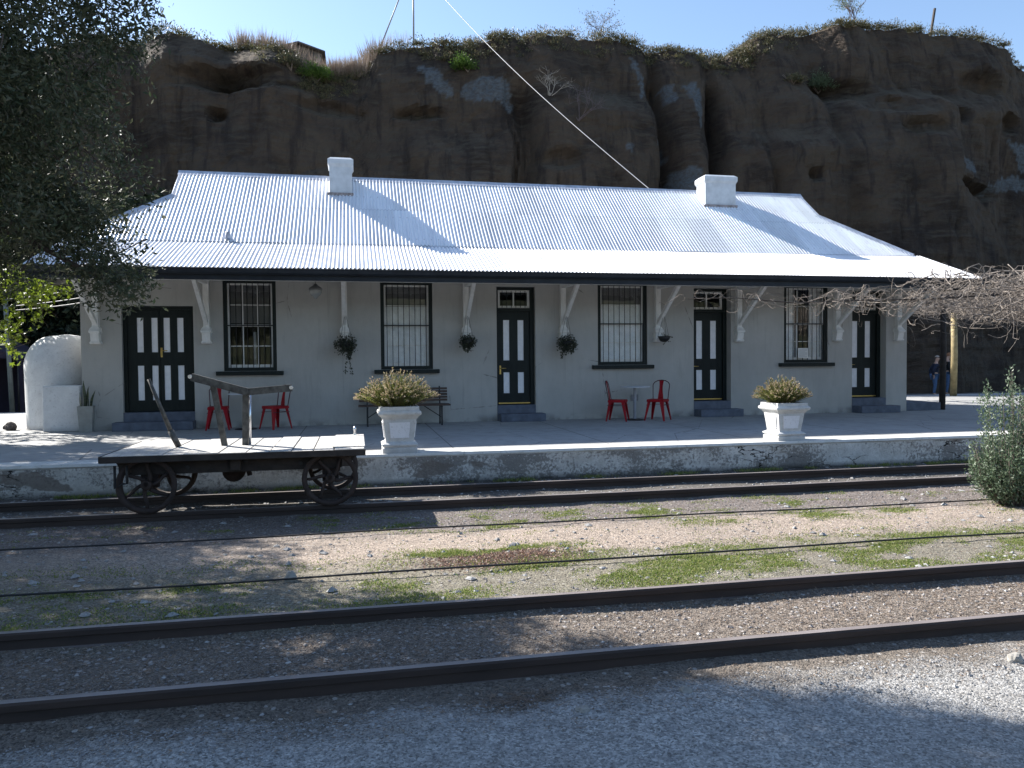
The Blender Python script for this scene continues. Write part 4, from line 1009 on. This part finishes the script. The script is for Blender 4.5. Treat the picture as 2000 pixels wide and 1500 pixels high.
y,z=rim(31.6,.6); tag(MB().beam((31.5,y,z-.2),(31.9,y+.1,z+1.7),.10,.10,(0,1,0)).build('leaning_post', simple('dark_post',(.05,.04,.035),.9,.3,8,.3)),'short dark post leaning on top of the right-hand bluff','post')
# shed roof beyond the rim
Hs = thing('hilltop_shed','small low gabled shed roof peeping over the cliff rim, upper left','shed',(-3.1,32,-.15))
SHED=simple('shed_wall',(.10,.085,.075),.9,.3,3,.2)
MB().box(-1.3,1.3,0,4,14,20.05).build('wall',SHED,Hs); MB().add([(-1.3,-.003,20.05),(1.3,-.003,20.05),(0,-.003,20.45)],[(0,1,2)]).build('gable',SHED,Hs)
MB().add([(-1.55,-.3,20.05),(0,-.3,20.52),(1.55,-.3,20.05),(-1.55,4.3,20.05),(0,4.3,20.52),(1.55,4.3,20.05),(-1.55,-.3,20.12),(0,-.3,20.6),(1.55,-.3,20.12),(-1.55,4.3,20.12),(0,4.3,20.6),(1.55,4.3,20.12)],[(0,1,4,3),(1,2,5,4),(6,9,10,7),(7,10,11,8),(0,6,7,1),(1,7,8,2),(0,3,9,6),(2,8,11,5)]).build('roof',simple('shed_roof',(.09,.08,.085),.6,.2,3,.2),Hs)
# mast with guys
MASTM=simple('galvanised',(.22,.225,.24),.45,.1,8,.05)
My,Mz=22.5,16.2; Ms=thing('radio_mast','thin white mast on the cliff rim with a slanting stay to its left','mast',(3.02,My,Mz))
MB().tube([(0,0,-.4),(.02,0,4.9)],.045,8).build('pole',MASTM,Ms)
MB().tube([(-1.72,-.2,.25),(.01,0,4.75)],.035,6).build('stay',MASTM,Ms)
a=Vector((3.03,My,Mz+4.75)); b=Vector((9.3,5.6,5.9)); pts=[tuple(a.lerp(b,t)-Vector((0,0,.45*math.sin(PI*t)))) for t in np.linspace(0,1,40)]
tag(MB().tube(pts,.014,6).build('guy_cable',MASTM),'long pale cable sloping from the cliff-top mast down behind the roof','cable')

# ============================================================ TREES, LEFT
BARK=NT('bark'); BARK.col(BARK.ramp(BARK.noise(6,6,.65,(1,1,.25)),[(.3,(.045,.036,.03)),(.7,(.12,.10,.088))])); BARK.bump(BARK.noise(18,6,.7,(1,1,.2)),.9,.03); BARK=BARK.set(.9,0,.2)
OLIVE=leafmat('small_grey_leaf',[(.035,.050,.026),(.065,.078,.043),(.105,.11,.068),(.042,.065,.032),(.15,.15,.11)],.34,.5,.3)
PLANE=leafmat('bright_leaf',[(.018,.04,.009),(.035,.07,.014),(.06,.10,.015),(.13,.14,.02),(.025,.05,.014)],.42,.45,.4,(.22,.30,.02))
def tree(name,label,base,trunk,blobs,mat,leaf,ncl,per,spread,seed,limbs=14,droop=0,lobed=False,cut=None):
    rg=np.random.default_rng(seed); T_=thing(name,label,'tree',base); B0=np.array(base,float); m=MB(); m.tube([tuple(np.array(p[:3])-B0) for p in trunk],[p[3] for p in trunk],12)
    m.build('trunk',BARK,T_); vol=np.array([b[1]*b[2]*b[3]*(b[4] if len(b)>4 else 1) for b in [(q[0],*q[1],*(q[2:])) for q in blobs]])
    C=[]
    ks=rg.choice(len(blobs),ncl,p=vol/vol.sum())
    for k in ks:
        c,r=blobs[k][0],blobs[k][1]; d=rg.normal(size=3); d/=np.linalg.norm(d); q=rg.random()**.42
        C.append(np.array(c)+d*q*np.array(r))
    C=np.array(C)
    if cut is not None: C=C[[cut(p) for p in C]]
    # limbs towards random clusters
    lm=MB(); top=np.array(trunk[-1][:3]); mids=[np.array(p[:3]) for p in trunk[1:]]
    for k in range(limbs):
        t=C[rg.integers(len(C))]; s=mids[rg.integers(len(mids))]; pts=[]
        for u in np.linspace(0,1,9):
            p=s+(t-s)*u; p=p+np.array([0,0,.35*math.sin(PI*u)])+rg.normal(size=3)*.05*math.sin(PI*u)*2; pts.append(tuple(p-B0))
        lm.tube(pts,[.075*(1-.88*u)+.004 for u in np.linspace(0,1,9)],6,cap=False)
    # twigs
    for k in range(min(len(C),700)):
        c=C[k]; d=rg.normal(size=3)*.5+np.array([0,0,-.2-droop]); d/=np.linalg.norm(d); lm.tube([tuple(c-B0-d*.35),tuple(c-B0),tuple(c-B0+d*.3+np.array([.03,0,-.03]))],[.008,.005,.002],3,cap=False)
    lm.build('limbs',BARK,T_,fix=False)
    n=len(C)*per; ci=np.repeat(np.arange(len(C)),per); tw=rg.normal(size=(len(C),3)); tw[:,2]-=droop+.2; tw/=np.linalg.norm(tw,axis=1,keepdims=True)
    P=C[ci]+tw[ci]*(rg.random((n,1))-.5)*spread*2.4+rg.normal(size=(n,3))*spread*.32; D=tw[ci]*.7+rg.normal(size=(n,3))*.6
    sz=leaf[0]*(.7+.6*rg.random(n))
    if lobed:
        D=D/np.linalg.norm(D,axis=1,keepdims=True); rv=rg.normal(size=(n,3)); S=np.cross(D,rv); S/=np.linalg.norm(S,axis=1,keepdims=True); s=sz[:,None]
        ang=[0,.35,.75,1.2,1.9,2.8]; rad=[1,.45,.85,.38,.6,.12]; pts=[]
        for a_,r_ in list(zip(ang,rad)): pts.append(P+s*r_*(D*math.cos(a_)+S*math.sin(a_)))
        for a_,r_ in reversed(list(zip(ang,rad))[1:]): pts.append(P+s*r_*(D*math.cos(a_)-S*math.sin(a_)))
        V_=np.stack(pts,1).reshape(-1,3)-B0; k=len(pts); fast('crown',V_,np.arange(k*n).reshape(n,k),mat,T_)
    else:
        V_,F_=leaves_np(P,D,sz,sz*leaf[1],rg); fast('crown',V_-B0,F_,mat,T_)
    return T_
def shade(p, z0=-.42):
    t=(p[2]-z0)/(-SUN.z); return p[0]+SUN.x*t, p[1]+SUN.y*t
LIM=[(-10,.8),(-11.2,.95),(-12.2,1.6),(-12.9,2.35),(-13.25,2.95),(-14,4.2),(-16,7)]
def olive_ok(p):       # drops clusters whose shadow would fall on the sunlit middle of the yard
    sx,sy=shade(p); lim=float(np.interp(-sy,[-a for a,b in LIM],[b for a,b in LIM]))
    if sy>-12.4 and sx>-.5 and noise.noise(Vector((sx*1.5,sy*2.2,3)))>.14: return False      # holes cut in the crown so light spots dapple the ground
    return sx < lim+.15*math.sin(sy*9+sx*5) and not (sy>-9.6 and sx>1.0)
def plane_ok(p):  # clusters removed so the left platform strip stays sunlit
    sx,sy=shade(p,0.); return not (-2.7+.3*math.sin(sx*4)<sy<2.2 and sx>-9.5) or p[2]<3.2
# big dark tree, trunk just outside the frame; only its right half is seen
blobs=[((-4.0,-9.1,4.6),(2.35,2.2,2.4)),((-3.55,-9.0,3.1),(1.75,1.8,1.15)),((-3.2,-8.8,2.35),(1.15,1.3,.42)),((-2.0,-8.7,3.25),(.40,.45,.22),1.2),((-2.05,-8.7,2.75),(.45,.45,.22),.8),
       ((-2.02,-8.7,2.12),(.30,.40,.20),2.2),((-2.25,-8.6,1.98),(.30,.35,.18),2.2),((-1.95,-8.7,4.2),(.45,.5,.5),1.2),((-2.4,-8.6,2.65),(.6,.5,.55),2.4),((-4.0,-9.0,6.2),(2.4,2.2,1.7)),((-2.9,-10.3,6.4),(1.9,1.7,1.1)),((-6.5,-9.5,4.5),(2.2,2.2,2.6))]
tree('olive_tree','big dark tree with small grey-green leaves filling the upper left corner',(-5.4,-9.8,-.45),
     [(-5.4,-9.8,-.45,.26),(-5.35,-9.75,1.2,.21),(-5.1,-9.6,2.6,.17),(-4.9,-9.4,4.2,.12),(-4.7,-9.3,5.6,.06)],
     blobs,OLIVE,(.056,.36),11500,46,.19,41,limbs=70,cut=olive_ok)
tree('plane_tree','bright green broad-leaved tree behind the oven at the left edge',(-11.2,2.2,-.1),
     [(-11.2,2.2,-.1,.22),(-11.1,2.2,2,.18),(-10.9,2.1,4,.12),(-10.6,2,5.6,.06)],
     [((-10.6,2.2,5.2),(3.4,3.2,2.5)),((-8.2,1.8,3.8),(2.4,1.8,1.0)),((-6.9,1.5,3.1),(1.2,1.0,.55),1.5),((-6.45,1.4,2.35),(.22,.3,.45),3.),((-7.0,1.5,1.95),(.16,.3,.55),2.5),((-5.5,1.3,2.9),(.35,.5,.35),1.),((-5.6,-.4,3.2),(.2,.2,.2),.3)],
     PLANE,(.085,1),2900,16,.22,43,limbs=30,droop=.5,lobed=True,cut=plane_ok)
tree('shade_tree','leafy tree out of view at left, added to shade the ground by the trolley',(-9.3,-3.2,0),  # unseen tree placed to cast dapple over the sand at left
     [(-9.3,-3.2,0,.2),(-9.2,-3.25,1.6,.16),(-8.9,-3.5,3.2,.12),(-8.6,-3.8,5,.05)],
     [((-8.7,-3.9,5.0),(2.7,2.0,1.5)),((-8.2,-5.2,5.4),(2.2,1.6,1.1)),((-9.8,-2.6,5.6),(2.4,1.8,1.3))],OLIVE,(.10,.45),1500,30,.25,47,limbs=26)
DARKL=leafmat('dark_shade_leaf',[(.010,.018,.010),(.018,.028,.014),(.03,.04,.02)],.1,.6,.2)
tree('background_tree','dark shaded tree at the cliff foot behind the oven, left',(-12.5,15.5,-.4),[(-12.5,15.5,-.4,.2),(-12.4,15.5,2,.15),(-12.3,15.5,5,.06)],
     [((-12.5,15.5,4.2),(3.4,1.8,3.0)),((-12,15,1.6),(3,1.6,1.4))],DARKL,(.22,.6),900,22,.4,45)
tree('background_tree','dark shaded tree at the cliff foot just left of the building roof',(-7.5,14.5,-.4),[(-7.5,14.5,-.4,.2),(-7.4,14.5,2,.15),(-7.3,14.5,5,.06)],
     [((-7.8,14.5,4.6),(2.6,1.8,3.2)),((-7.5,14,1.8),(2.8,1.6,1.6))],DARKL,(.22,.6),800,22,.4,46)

# ============================================================ RIGHT: PERGOLA, VINES, BUSH, PEOPLE
Pg=thing('pergola','rustic pole pergola right of the building, loaded with leafless vine','pergola',(16.5,1,0))
YEL=simple('debarked_pole',(.30,.235,.115),.75,.3,7,.3); DKP=simple('dark_pole',(.035,.03,.028),.85,.3,7,.3)
def pole_(m_,x,y,h,r,mat): MB().tube([(x-16.5,y-1,0.0),(x-16.5+.03,y-1,h*.5),(x-16.5,y-1,h)],[r,r*.93,r*.85],10).build('post',mat,Pg)
pole_(0,14.12,.2,2.75,.075,DKP); pole_(0,19.5,5.95,2.75,.11,YEL); pole_(0,20.1,.6,2.7,.09,DKP); pole_(0,14.2,5.9,2.7,.08,DKP)
m=MB()
for x in (14.1,17,19.8): m.tube([(x-16.5,-4.2,2.78),(x-16.5+.1,5.4,2.8)],.055,8)
m.build('rafter',DKP,Pg); m=MB()
for y in (.25,5.95): m.tube([(13.7-16.5,y-1,2.88),(20.6-16.5,y-1,2.9)],.055,8)
m.build('beam',DKP,Pg)
VINE=NT('vine_bark'); VINE.col(VINE.ramp(VINE.noise(9,5,.6),[(.3,(.12,.10,.085)),(.7,(.30,.26,.225))])); VINE=VINE.set(.9,0,.2)
def vine_net(m,rg,x0,x1,y0,y1,z0,z1,n,L,r,wob=.35,hang=.1):
    for i in range(n):
        p=Vector((rg.uniform(x0,x1),rg.uniform(y0,y1),rg.uniform(z0,z1))); a=rg.choice([0,PI])+rg.gauss(0,.7); d=Vector((math.cos(a),math.sin(a)*.8,rg.gauss(0,.25))); pts=[tuple(p)]; k=rg.randint(9,16); st=L*rg.uniform(.5,1.3)/k
        for q in range(k):
            d=(d+Vector((rg.gauss(0,wob),rg.gauss(0,wob),rg.gauss(0,wob)))).normalized()
            if p.z>z1: d.z-=.6
            if p.z<z0: d.z+=.45*(0 if rg.random()<hang else 1)
            p=p+d*st; pts.append(tuple(p))
        rr=r*rg.uniform(.45,1.4); m.tube(pts,[rr*(1-.06*q) for q in range(len(pts))],4,cap=False)
Vn=thing('grape_vine','tangle of bare grey vine stems spreading left across the verandah from the right edge','vine',(7.8,-8.6,-.42)); vo=Vector((7.8,-8.6,-.42))
rg=random.Random(5); m=MB()
vine_net(m,rg,13.0,20.5,-4.5,6,2.6,3.15,620,2.0,.013,.3); vine_net(m,rg,10.6,14,-5,-3.5,2.05,2.7,260,1.4,.009,.5); vine_net(m,rg,9.6,12.5,-5.2,-4.2,2.1,2.75,110,1.2,.009,.5)
vine_net(m,rg,8.2,10.6,-4.8,-4.3,2.12,2.45,60,1.1,.007,.5); vine_net(m,rg,6.2,8.4,-4.7,-4.3,2.14,2.36,26,1.1,.006,.45); vine_net(m,rg,5.2,6.4,-4.6,-4.4,2.2,2.36,5,.8,.005,.35)
vine_net(m,rg,9.6,13.0,-7.4,-4.8,1.85,2.25,120,1.5,.009,.3); vine_net(m,rg,12.3,15.8,-5.5,-2.5,2.05,2.65,420,1.6,.011,.3); vine_net(m,rg,13,17,-1,5,1.6,2.6,26,1.6,.010,.3,.6)
for i in range(16):   # long hanging tendrils
    x=rg.uniform(10.2,14); y=rg.uniform(-5,-3.6); pts=[(x+.05*math.sin(q*.8+i)+.03*q*(1 if i%2 else -1),y,2.2-.075*q) for q in range(rg.randint(5,13))]; m.tube(pts,.0055,4,cap=False)
o=m.build('stems',VINE,Vn,fix=False); o.location=-vo
m=MB(); m.tube([(7.74,-8.62,-.45),(7.76,-8.58,.3),(7.82,-8.60,1.0),(7.83,-8.55,1.7),(7.90,-8.5,2.1),(8.3,-8.2,2.2),(9.2,-7.4,2.25),(10.4,-6.2,2.3),(11.4,-4.8,2.5),(13.2,-4.3,2.7)],[.17,.13,.10,.075,.06,.05,.045,.04,.035,.03],10)
m.tube([(7.86,-8.6,1.0),(7.72,-8.7,1.5),(7.78,-8.6,2.1)],[.05,.04,.02],8); 
m.tube([(11.4,-4.6,2.4),(9.8,-4.5,2.3),(8.4,-4.5,2.27),(7.2,-4.5,2.22),(6.1,-4.48,2.3),(5.3,-4.5,2.27)],[.022,.018,.014,.011,.008,.004],6)
o=m.build('trunk',BARK,Vn); o.location=-vo
# grey-green bush round the vine's foot
BUSHL=leafmat('grey_green_leaf',[(.06,.10,.05),(.11,.16,.09),(.16,.21,.14),(.08,.12,.065),(.24,.28,.20)],.35,.45,.45)
Bs=thing('bush','grey-green bush with upright shoots round the vine trunk at the right edge','bush',(7.45,-8.7,-.42)); rg2=np.random.default_rng(61); P_=[];D_=[];m=MB()
for i in range(330):
    a=rg2.random()*6.28; q=rg2.random()**.6; big=rg2.random()<.14
    top=np.array([math.cos(a)*q*.52-.03,math.sin(a)*q*.42,(.35+.75*rg2.random()*(1-.45*q)) if not big else 1.2+.5*rg2.random()*(1-q)]); base=np.array([top[0]*.35,top[1]*.35,0])
    n=34 if not big else 95; ts=rg2.random(n)*.9+.1; cc=base+(top-base)*ts[:,None]; cc[:,:2]+=(top-base)[:2]*.25*np.sin(ts*3)[:,None]
    P_.append(cc+rg2.normal(size=(n,3))*.022); D_.append(rg2.normal(size=(n,3))*.7+(top-base)/np.linalg.norm(top-base)*.7)
    if i%2==0: m.tube([tuple(base),tuple((base+top)/2+np.array([*(top-base)[:2]*.2,0])),tuple(top)],[.006,.004,.002],4,cap=False)
Vv,Ff=leaves_np(np.concatenate(P_),np.concatenate(D_),.040,.019,rg2); fast('foliage',Vv,Ff,BUSHL,Bs); m.build('stems',TWIG,Bs,fix=False)
def sprig(P,D,x,y,z,rg): pass

# people: one skinned body each, clothes as children
SKINM=simple('skin',(.50,.30,.21),.5,.08,10,0)
def skinned(name,J,E_,mat,parent,sub=2):
    me=bpy.data.meshes.new(name); names=list(J); me.from_pydata([J[k][0] for k in names],[],[]) if False else None
    me.from_pydata([J[k][:3] for k in names],[(names.index(a),names.index(b)) for a,b in E_],[])
    o=obj(name,me,parent); sk_=o.modifiers.new('skin','SKIN'); o.modifiers['skin'].use_smooth_shade=True
    if not me.skin_vertices: me.attributes.new
    for i,k in enumerate(names):
        v=me.skin_vertices[0].data[i]; r=J[k][3]; v.radius=(r,r) if not isinstance(r,tuple) else r; v.use_root=(i==0)
    s=o.modifiers.new('sub','SUBSURF'); s.levels=sub; s.render_levels=sub; me.materials.append(mat); return o
def person(label,loc,rz,s,top,leg,hair,hairfn,lean,arm_back,headlean):
    Pp=thing('person',label,'person',loc,rz); Pp.scale=(s,s,s)
    # faces +X locally
    J={'pel':(0,0,.93,.135),'sp1':(lean*.3,0,1.08,.135),'sp2':(lean*.7,0,1.25,.155),'chest':(lean,0,1.38,.15),'neck':(lean+.02,0,1.49,.06),'h0':(lean+.03+headlean*.5,0,1.56,.072),'h1':(lean+.05+headlean,0,1.64,.092),'h2':(lean+.045+headlean,0,1.70,.075)}
    E_=[('pel','sp1'),('sp1','sp2'),('sp2','chest'),('chest','neck'),('neck','h0'),('h0','h1'),('h1','h2')]
    for sd,sy in (('l',1),('r',-1)):
        st=.10*sy
        J['hip'+sd]=(0,sy*.09,.88,.095); J['kn'+sd]=(.03+st*.25,sy*.10,.48,.062); J['an'+sd]=(-.02+st*.3,sy*.11,.09,.042); J['toe'+sd]=(.14+st*.3,sy*.12,.035,.036)
        J['sh'+sd]=(lean,sy*.19,1.40,.06)
        if arm_back: J['el'+sd]=(lean-.16,sy*.27,1.13,.045); J['wr'+sd]=(-.10,sy*.20,.92,.033); J['ha'+sd]=(-.06,sy*.17,.86,.036)
        else: J['el'+sd]=(lean-.02,sy*.26,1.12,.045); J['wr'+sd]=(lean+.10,sy*.22,.90,.033); J['ha'+sd]=(lean+.15,sy*.20,.84,.036)
        E_+=[('pel','hip'+sd),('hip'+sd,'kn'+sd),('kn'+sd,'an'+sd),('an'+sd,'toe'+sd),('chest','sh'+sd),('sh'+sd,'el'+sd),('el'+sd,'wr'+sd),('wr'+sd,'ha'+sd)]
    skinned('body',J,E_,SKINM,Pp)
    up=lambda ks,dr:{k:(*J[k][:3],J[k][3]+dr) for k in ks}
    U=up(['pel','sp1','sp2','chest','shl','ell','wrl','shr','elr','wrr'],.018)
    skinned('jacket',U,[('pel','sp1'),('sp1','sp2'),('sp2','chest'),('chest','shl'),('shl','ell'),('ell','wrl'),('chest','shr'),('shr','elr'),('elr','wrr')],top,Pp)
    Lg=up(['pel','hipl','knl','anl','hipr','knr','anr'],.014); skinned('trousers',Lg,[('pel','hipl'),('hipl','knl'),('knl','anl'),('pel','hipr'),('hipr','knr'),('knr','anr')],leg,Pp)
    for sd in 'lr':
        a=J['an'+sd]; MB().box(a[0]-.08,a[0]+.19,a[1]-.045,a[1]+.045,.0,.085,b=.02).build('shoe',IRON,Pp)
    hc=Vector((lean+.045+headlean,0,1.665)); hm=MB(); n=14; P=[]
    for j in range(9):
        v=j/8*PI*hairfn; P.append([tuple(hc+Vector((-.012+.108*math.sin(v)*math.cos(2*PI*i/n),.098*math.sin(v)*math.sin(2*PI*i/n),.125*math.cos(v)))) for i in range(n+1)])
    hm.grid(P).build('hair',hair,Pp)
    fx=lean+.05+headlean; ft=MB(); ft.tube([(fx+.085,0,1.655),(fx+.118,0,1.625)],[.012,.018],6); ft.build('nose',SKINM,Pp)
    for sy in (-1,1):
        MB().lathe([(0,-.009),(.009,0),(0,.009)],8,T=Matrix.Translation((fx+.088,sy*.032,1.66))).build('eye',IRON,Pp)
        MB().lathe([(0,-.03),(.018,0),(0,.03)],8,T=Matrix.Translation((fx-.005,sy*.095,1.645))).build('ear',SKINM,Pp)
    MB().box(fx+.082,fx+.094,-.024,.024,1.592,1.60,b=.002).build('mouth',simple('lips',(.30,.12,.10),.5,.1),Pp)
    # five fingers on each hand
    for sd,sy in (('l',1),('r',-1)):
        h=Vector(J['ha'+sd][:3]); fg=MB()
        for k,(oy,ln) in enumerate(((-.03,.07),(-.01,.08),(.01,.075),(.03,.06))): fg.tube([tuple(h+Vector((oy*.6,0,-.015))),tuple(h+Vector((oy*.9+.01,-sy*.01,-.03-ln*.6))),tuple(h+Vector((oy+.0,-sy*.025,-.035-ln)))],[.0095,.0085,.007],6)
        fg.tube([tuple(h+Vector((.02,0,.01))),tuple(h+Vector((.045,0,-.03))),tuple(h+Vector((.05,-sy*.01,-.055)))],[.011,.009,.008],6); fg.build('fingers',SKINM,Pp)
    return Pp
NAVY=simple('navy_jacket',(.010,.014,.032),.85,.3,9,.2); BLK=simple('black_top',(.012,.012,.011),.85,.3,9,.2); JEAN=simple('blue_jeans',(.06,.11,.20),.85,.3,12,.3)
person('balding person in navy jacket and blue jeans, standing with hands behind',(24.75,13.0,-.40),R(-25),.99,NAVY,JEAN,simple('pale_hair',(.40,.33,.27),.8,.1),.36,.05,True,.02)
person('person with short reddish hair, black top and jeans, looking down beside the dark post',(25.60,13.3,-.40),R(-15),1.06,BLK,JEAN,simple('red_hair',(.28,.12,.05),.7,.2),.55,.02,False,.05)

# ============================================================ GROUND COVER
rg=np.random.default_rng(77)
def gz(P): return np.array([gh(float(a),float(b)) for a,b in P])
def blades(n,region,L,W,mat,name,up=1.0):
    XY=region(n); Z=gz(XY); P=np.column_stack([XY,Z-.002]); D=np.column_stack([rg.normal(size=len(XY))*.45,rg.normal(size=len(XY))*.45,np.full(len(XY),up)])
    V_,F_=leaves_np(P,D,L*(.5+rg.random(len(XY))),W,rg); return tag(fast(name,V_,F_,mat),None,None,None,'stuff')
def patchy(n,x0,x1,y0,y1,thr,sc=1.4,off=0,jit=.35):
    out=[]
    while len(out)<n:
        x=rg.uniform(x0,x1); y=rg.uniform(y0,y1)
        if fbm(Vector((x*sc,y*sc*1.7,off)),3)+rg.normal()*.08>thr: out.append((x,y))
    return np.array(out)
GRASS=leafmat('short_grass',[(.09,.14,.025),(.15,.21,.045),(.24,.28,.08),(.34,.32,.14),(.12,.20,.04)],.45,.5,.3)
def soft(n,x0,x1,yc,hw,off,thr,sc=1.1):
    out=[]
    while len(out)<n:
        x=rg.uniform(x0,x1); y=yc+rg.normal()*hw
        if y<-11.08 and yc<-9: continue
        d=fbm(Vector((x*sc,y*sc*1.9,off)),4,.65); e=min(1,max(0,(x-x0)/.8))*min(1,max(0,(x1-x)/.8))
        if rg.random() < e*max(0.,min(1.,(d-thr)*1.1))**1.5: out.append((x,y))
    return np.array(out)
def greg(n):
    return np.concatenate([soft(int(n*.50),-5,10.5,-10.25,.42,3,-.25),soft(int(n*.22),1.2,7.5,-10.3,.32,3,-.35),soft(int(n*.07),3.0,9.5,-8.75,.12,9,-.15,1.3),soft(int(n*.10),-.2,5.5,-8.15,.28,5,.0,1.7),soft(int(n*.06),-.1,2.4,-9.55,.12,8,-.2,1.6),soft(int(n*.05),-6,12,-7.8,.3,2,.25,1.7)])
blades(115000,greg,.019,.0075,GRASS,'grass',.38)
LITT=leafmat('dry_litter',[(.16,.11,.08),(.26,.19,.14),(.36,.30,.24),(.10,.07,.055),(.42,.37,.32)],.1,.8,.2)
def flat(n,region,L,W,mat,name):
    XY=region(n); P=np.column_stack([XY,gz(XY)+.004]); D=np.column_stack([rg.normal(size=len(XY)),rg.normal(size=len(XY)),rg.normal(size=len(XY))*.22])
    V_,F_=leaves_np(P,D,L*(.4+rg.random(len(XY))),W,rg); return tag(fast(name,V_,F_,mat),None,None,None,'stuff')
U=lambda n,x0,x1,y0,y1: np.column_stack([rg.uniform(x0,x1,n),rg.uniform(y0,y1,n)])
flat(80000,lambda n: np.concatenate([U(int(n*.5),-4,6.5,-12.15,-11.2),U(int(n*.18),-5,9,-11.1,-9.4),U(int(n*.2),-6,11,-8.4,-7.5),U(int(n*.06),-4,5,-12.8,-12.3),np.column_stack([rg.normal(1.25,.35,int(n*.04)),rg.normal(-9.75,.10,int(n*.04))])]),.026,.0045,LITT,'leaf_litter')
flat(7000,lambda n: np.column_stack([rg.normal(1.22,.30,n),-9.72+.12*rg.normal(size=n)+.03*np.sin(rg.normal(size=n)*3)]),.032,.010,leafmat('brown_leaves',[(.22,.12,.08),(.32,.20,.15),(.42,.33,.27),(.14,.08,.06)],.1,.8,.2),'fallen_leaves')
def stones(n,region,lo,hi,mat,name,sink=.3):
    XY=region(n); n=len(XY); Z=gz(XY); s=lo+(hi-lo)*rg.random(n)**3
    base=np.array([(1,0,0),(.3,.95,.1),(-.8,.6,-.05),(-.8,-.6,.1),(.3,-.95,0),(.25,.1,.75),(-.3,-.1,.6)])
    a=rg.random(n)*6.28; ca,sa=np.cos(a),np.sin(a); B_=base[None]*(1+rg.normal(size=(n,7,1))*.18)*np.column_stack([s,s*(.6+.4*rg.random(n)),s*(.4+.4*rg.random(n))])[:,None,:]
    Xr=B_[:,:,0]*ca[:,None]-B_[:,:,1]*sa[:,None]; Yr=B_[:,:,0]*sa[:,None]+B_[:,:,1]*ca[:,None]
    V_=np.stack([Xr+XY[:,0:1],Yr+XY[:,1:2],B_[:,:,2]+(Z+s*.12)[:,None]],2).reshape(-1,3)
    f=np.array([(0,1,5),(1,2,6),(1,6,5),(2,3,6),(3,4,6),(4,0,5),(4,5,6)]); F_=(f[None]+7*np.arange(n)[:,None,None]).reshape(-1,3)
    return tag(fast(name,V_,F_,mat),None,None,None,'stuff')
def stonem(name,cols):
    t=NT(name); g=t.new('NewGeometry'); t.col(t.mix(.35,t.ramp(g.outputs['Random Per Island'],[(i/(len(cols)-1),c) for i,c in enumerate(cols)]),t.ramp(t.noise(60,3),[(.3,.15),(.7,.5)]))); return t.set(.9,0,.2)
SG=stonem('grey_gravel',[(.13,.125,.12),(.24,.235,.225),(.30,.29,.28),(.18,.165,.15),(.36,.35,.335)]); SB=stonem('brown_gravel',[(.09,.075,.065),(.20,.165,.14),(.30,.26,.23),(.16,.11,.09),(.42,.40,.37)])
stones(60000,lambda n:U(n,-3.4,4.8,-14.3,-12.45),.0025,.0095,SG,'fine_gravel')
stones(1500,lambda n:np.concatenate([np.column_stack([rg.uniform(-4,5,n//2),rg.normal(-12.66,.14,n//2)]),U(n//2,-4,5,-14,-12.45)]),.005,.019,SG,'gravel')
stones(15000,lambda n:np.concatenate([U(int(n*.35),-4,6.5,-12.15,-11.22),U(int(n*.2),-5,9,-11.1,-9.4),U(int(n*.3),-6,12,-8.5,-7.48),U(int(n*.15),-6,12,-9.5,-8.4)]),.004,.020,SB,'ballast')
stones(5200,lambda n:np.concatenate([np.column_stack([rg.uniform(-7,13,n//2),rg.normal(-7.28,.05,n//2)]),U(n//4,-7,13,-7.35,-6.45),U(n-n//2-n//4,-7,13,-6.3,-5.5)]),.010,.034,SG,'track_stones')
stones(420,lambda n:np.concatenate([U(n//2,-5,9,-11.0,-9.4),U(n-n//2,-5,11,-9.4,-7.6)]),.020,.050,SG,'scattered_stones')
# weeds against the platform wall
blades(5000,lambda n:patchy(n,-6,14,-5.62,-5.47,.1,1.6,2),.05,.008,GRASS,'weeds',.8)
# dead fronds by the front rail
blades(260,lambda n:np.column_stack([rg.normal(.78,.13,n),rg.normal(-12.44,.05,n)]),.06,.005,STRAW,'dry_weeds',.12)

# unseen wooded rise, added behind the camera to darken the window reflections
t=NT('hill_scrub'); n=t.noise(.35,7,.7); t.col(t.ramp(n,[(.35,(.02,.03,.015)),(.65,(.09,.085,.05))])); t.bump(t.noise(.8,6,.7),1,1.0); t.set(.95,0,.1)
P=[[(float(x), -34-60*v-3*noise.noise(Vector((x*.05,v*3,0))), -.6+13*math.sin(v*PI/2)*(1+.35*noise.noise(Vector((x*.06,v*2,4))))) for x in np.arange(-150,151,3)] for v in np.linspace(0,1,16)]
tag(MB().grid(P).build('reflection_hill',t.m,fix=False),None,None,None,'structure')
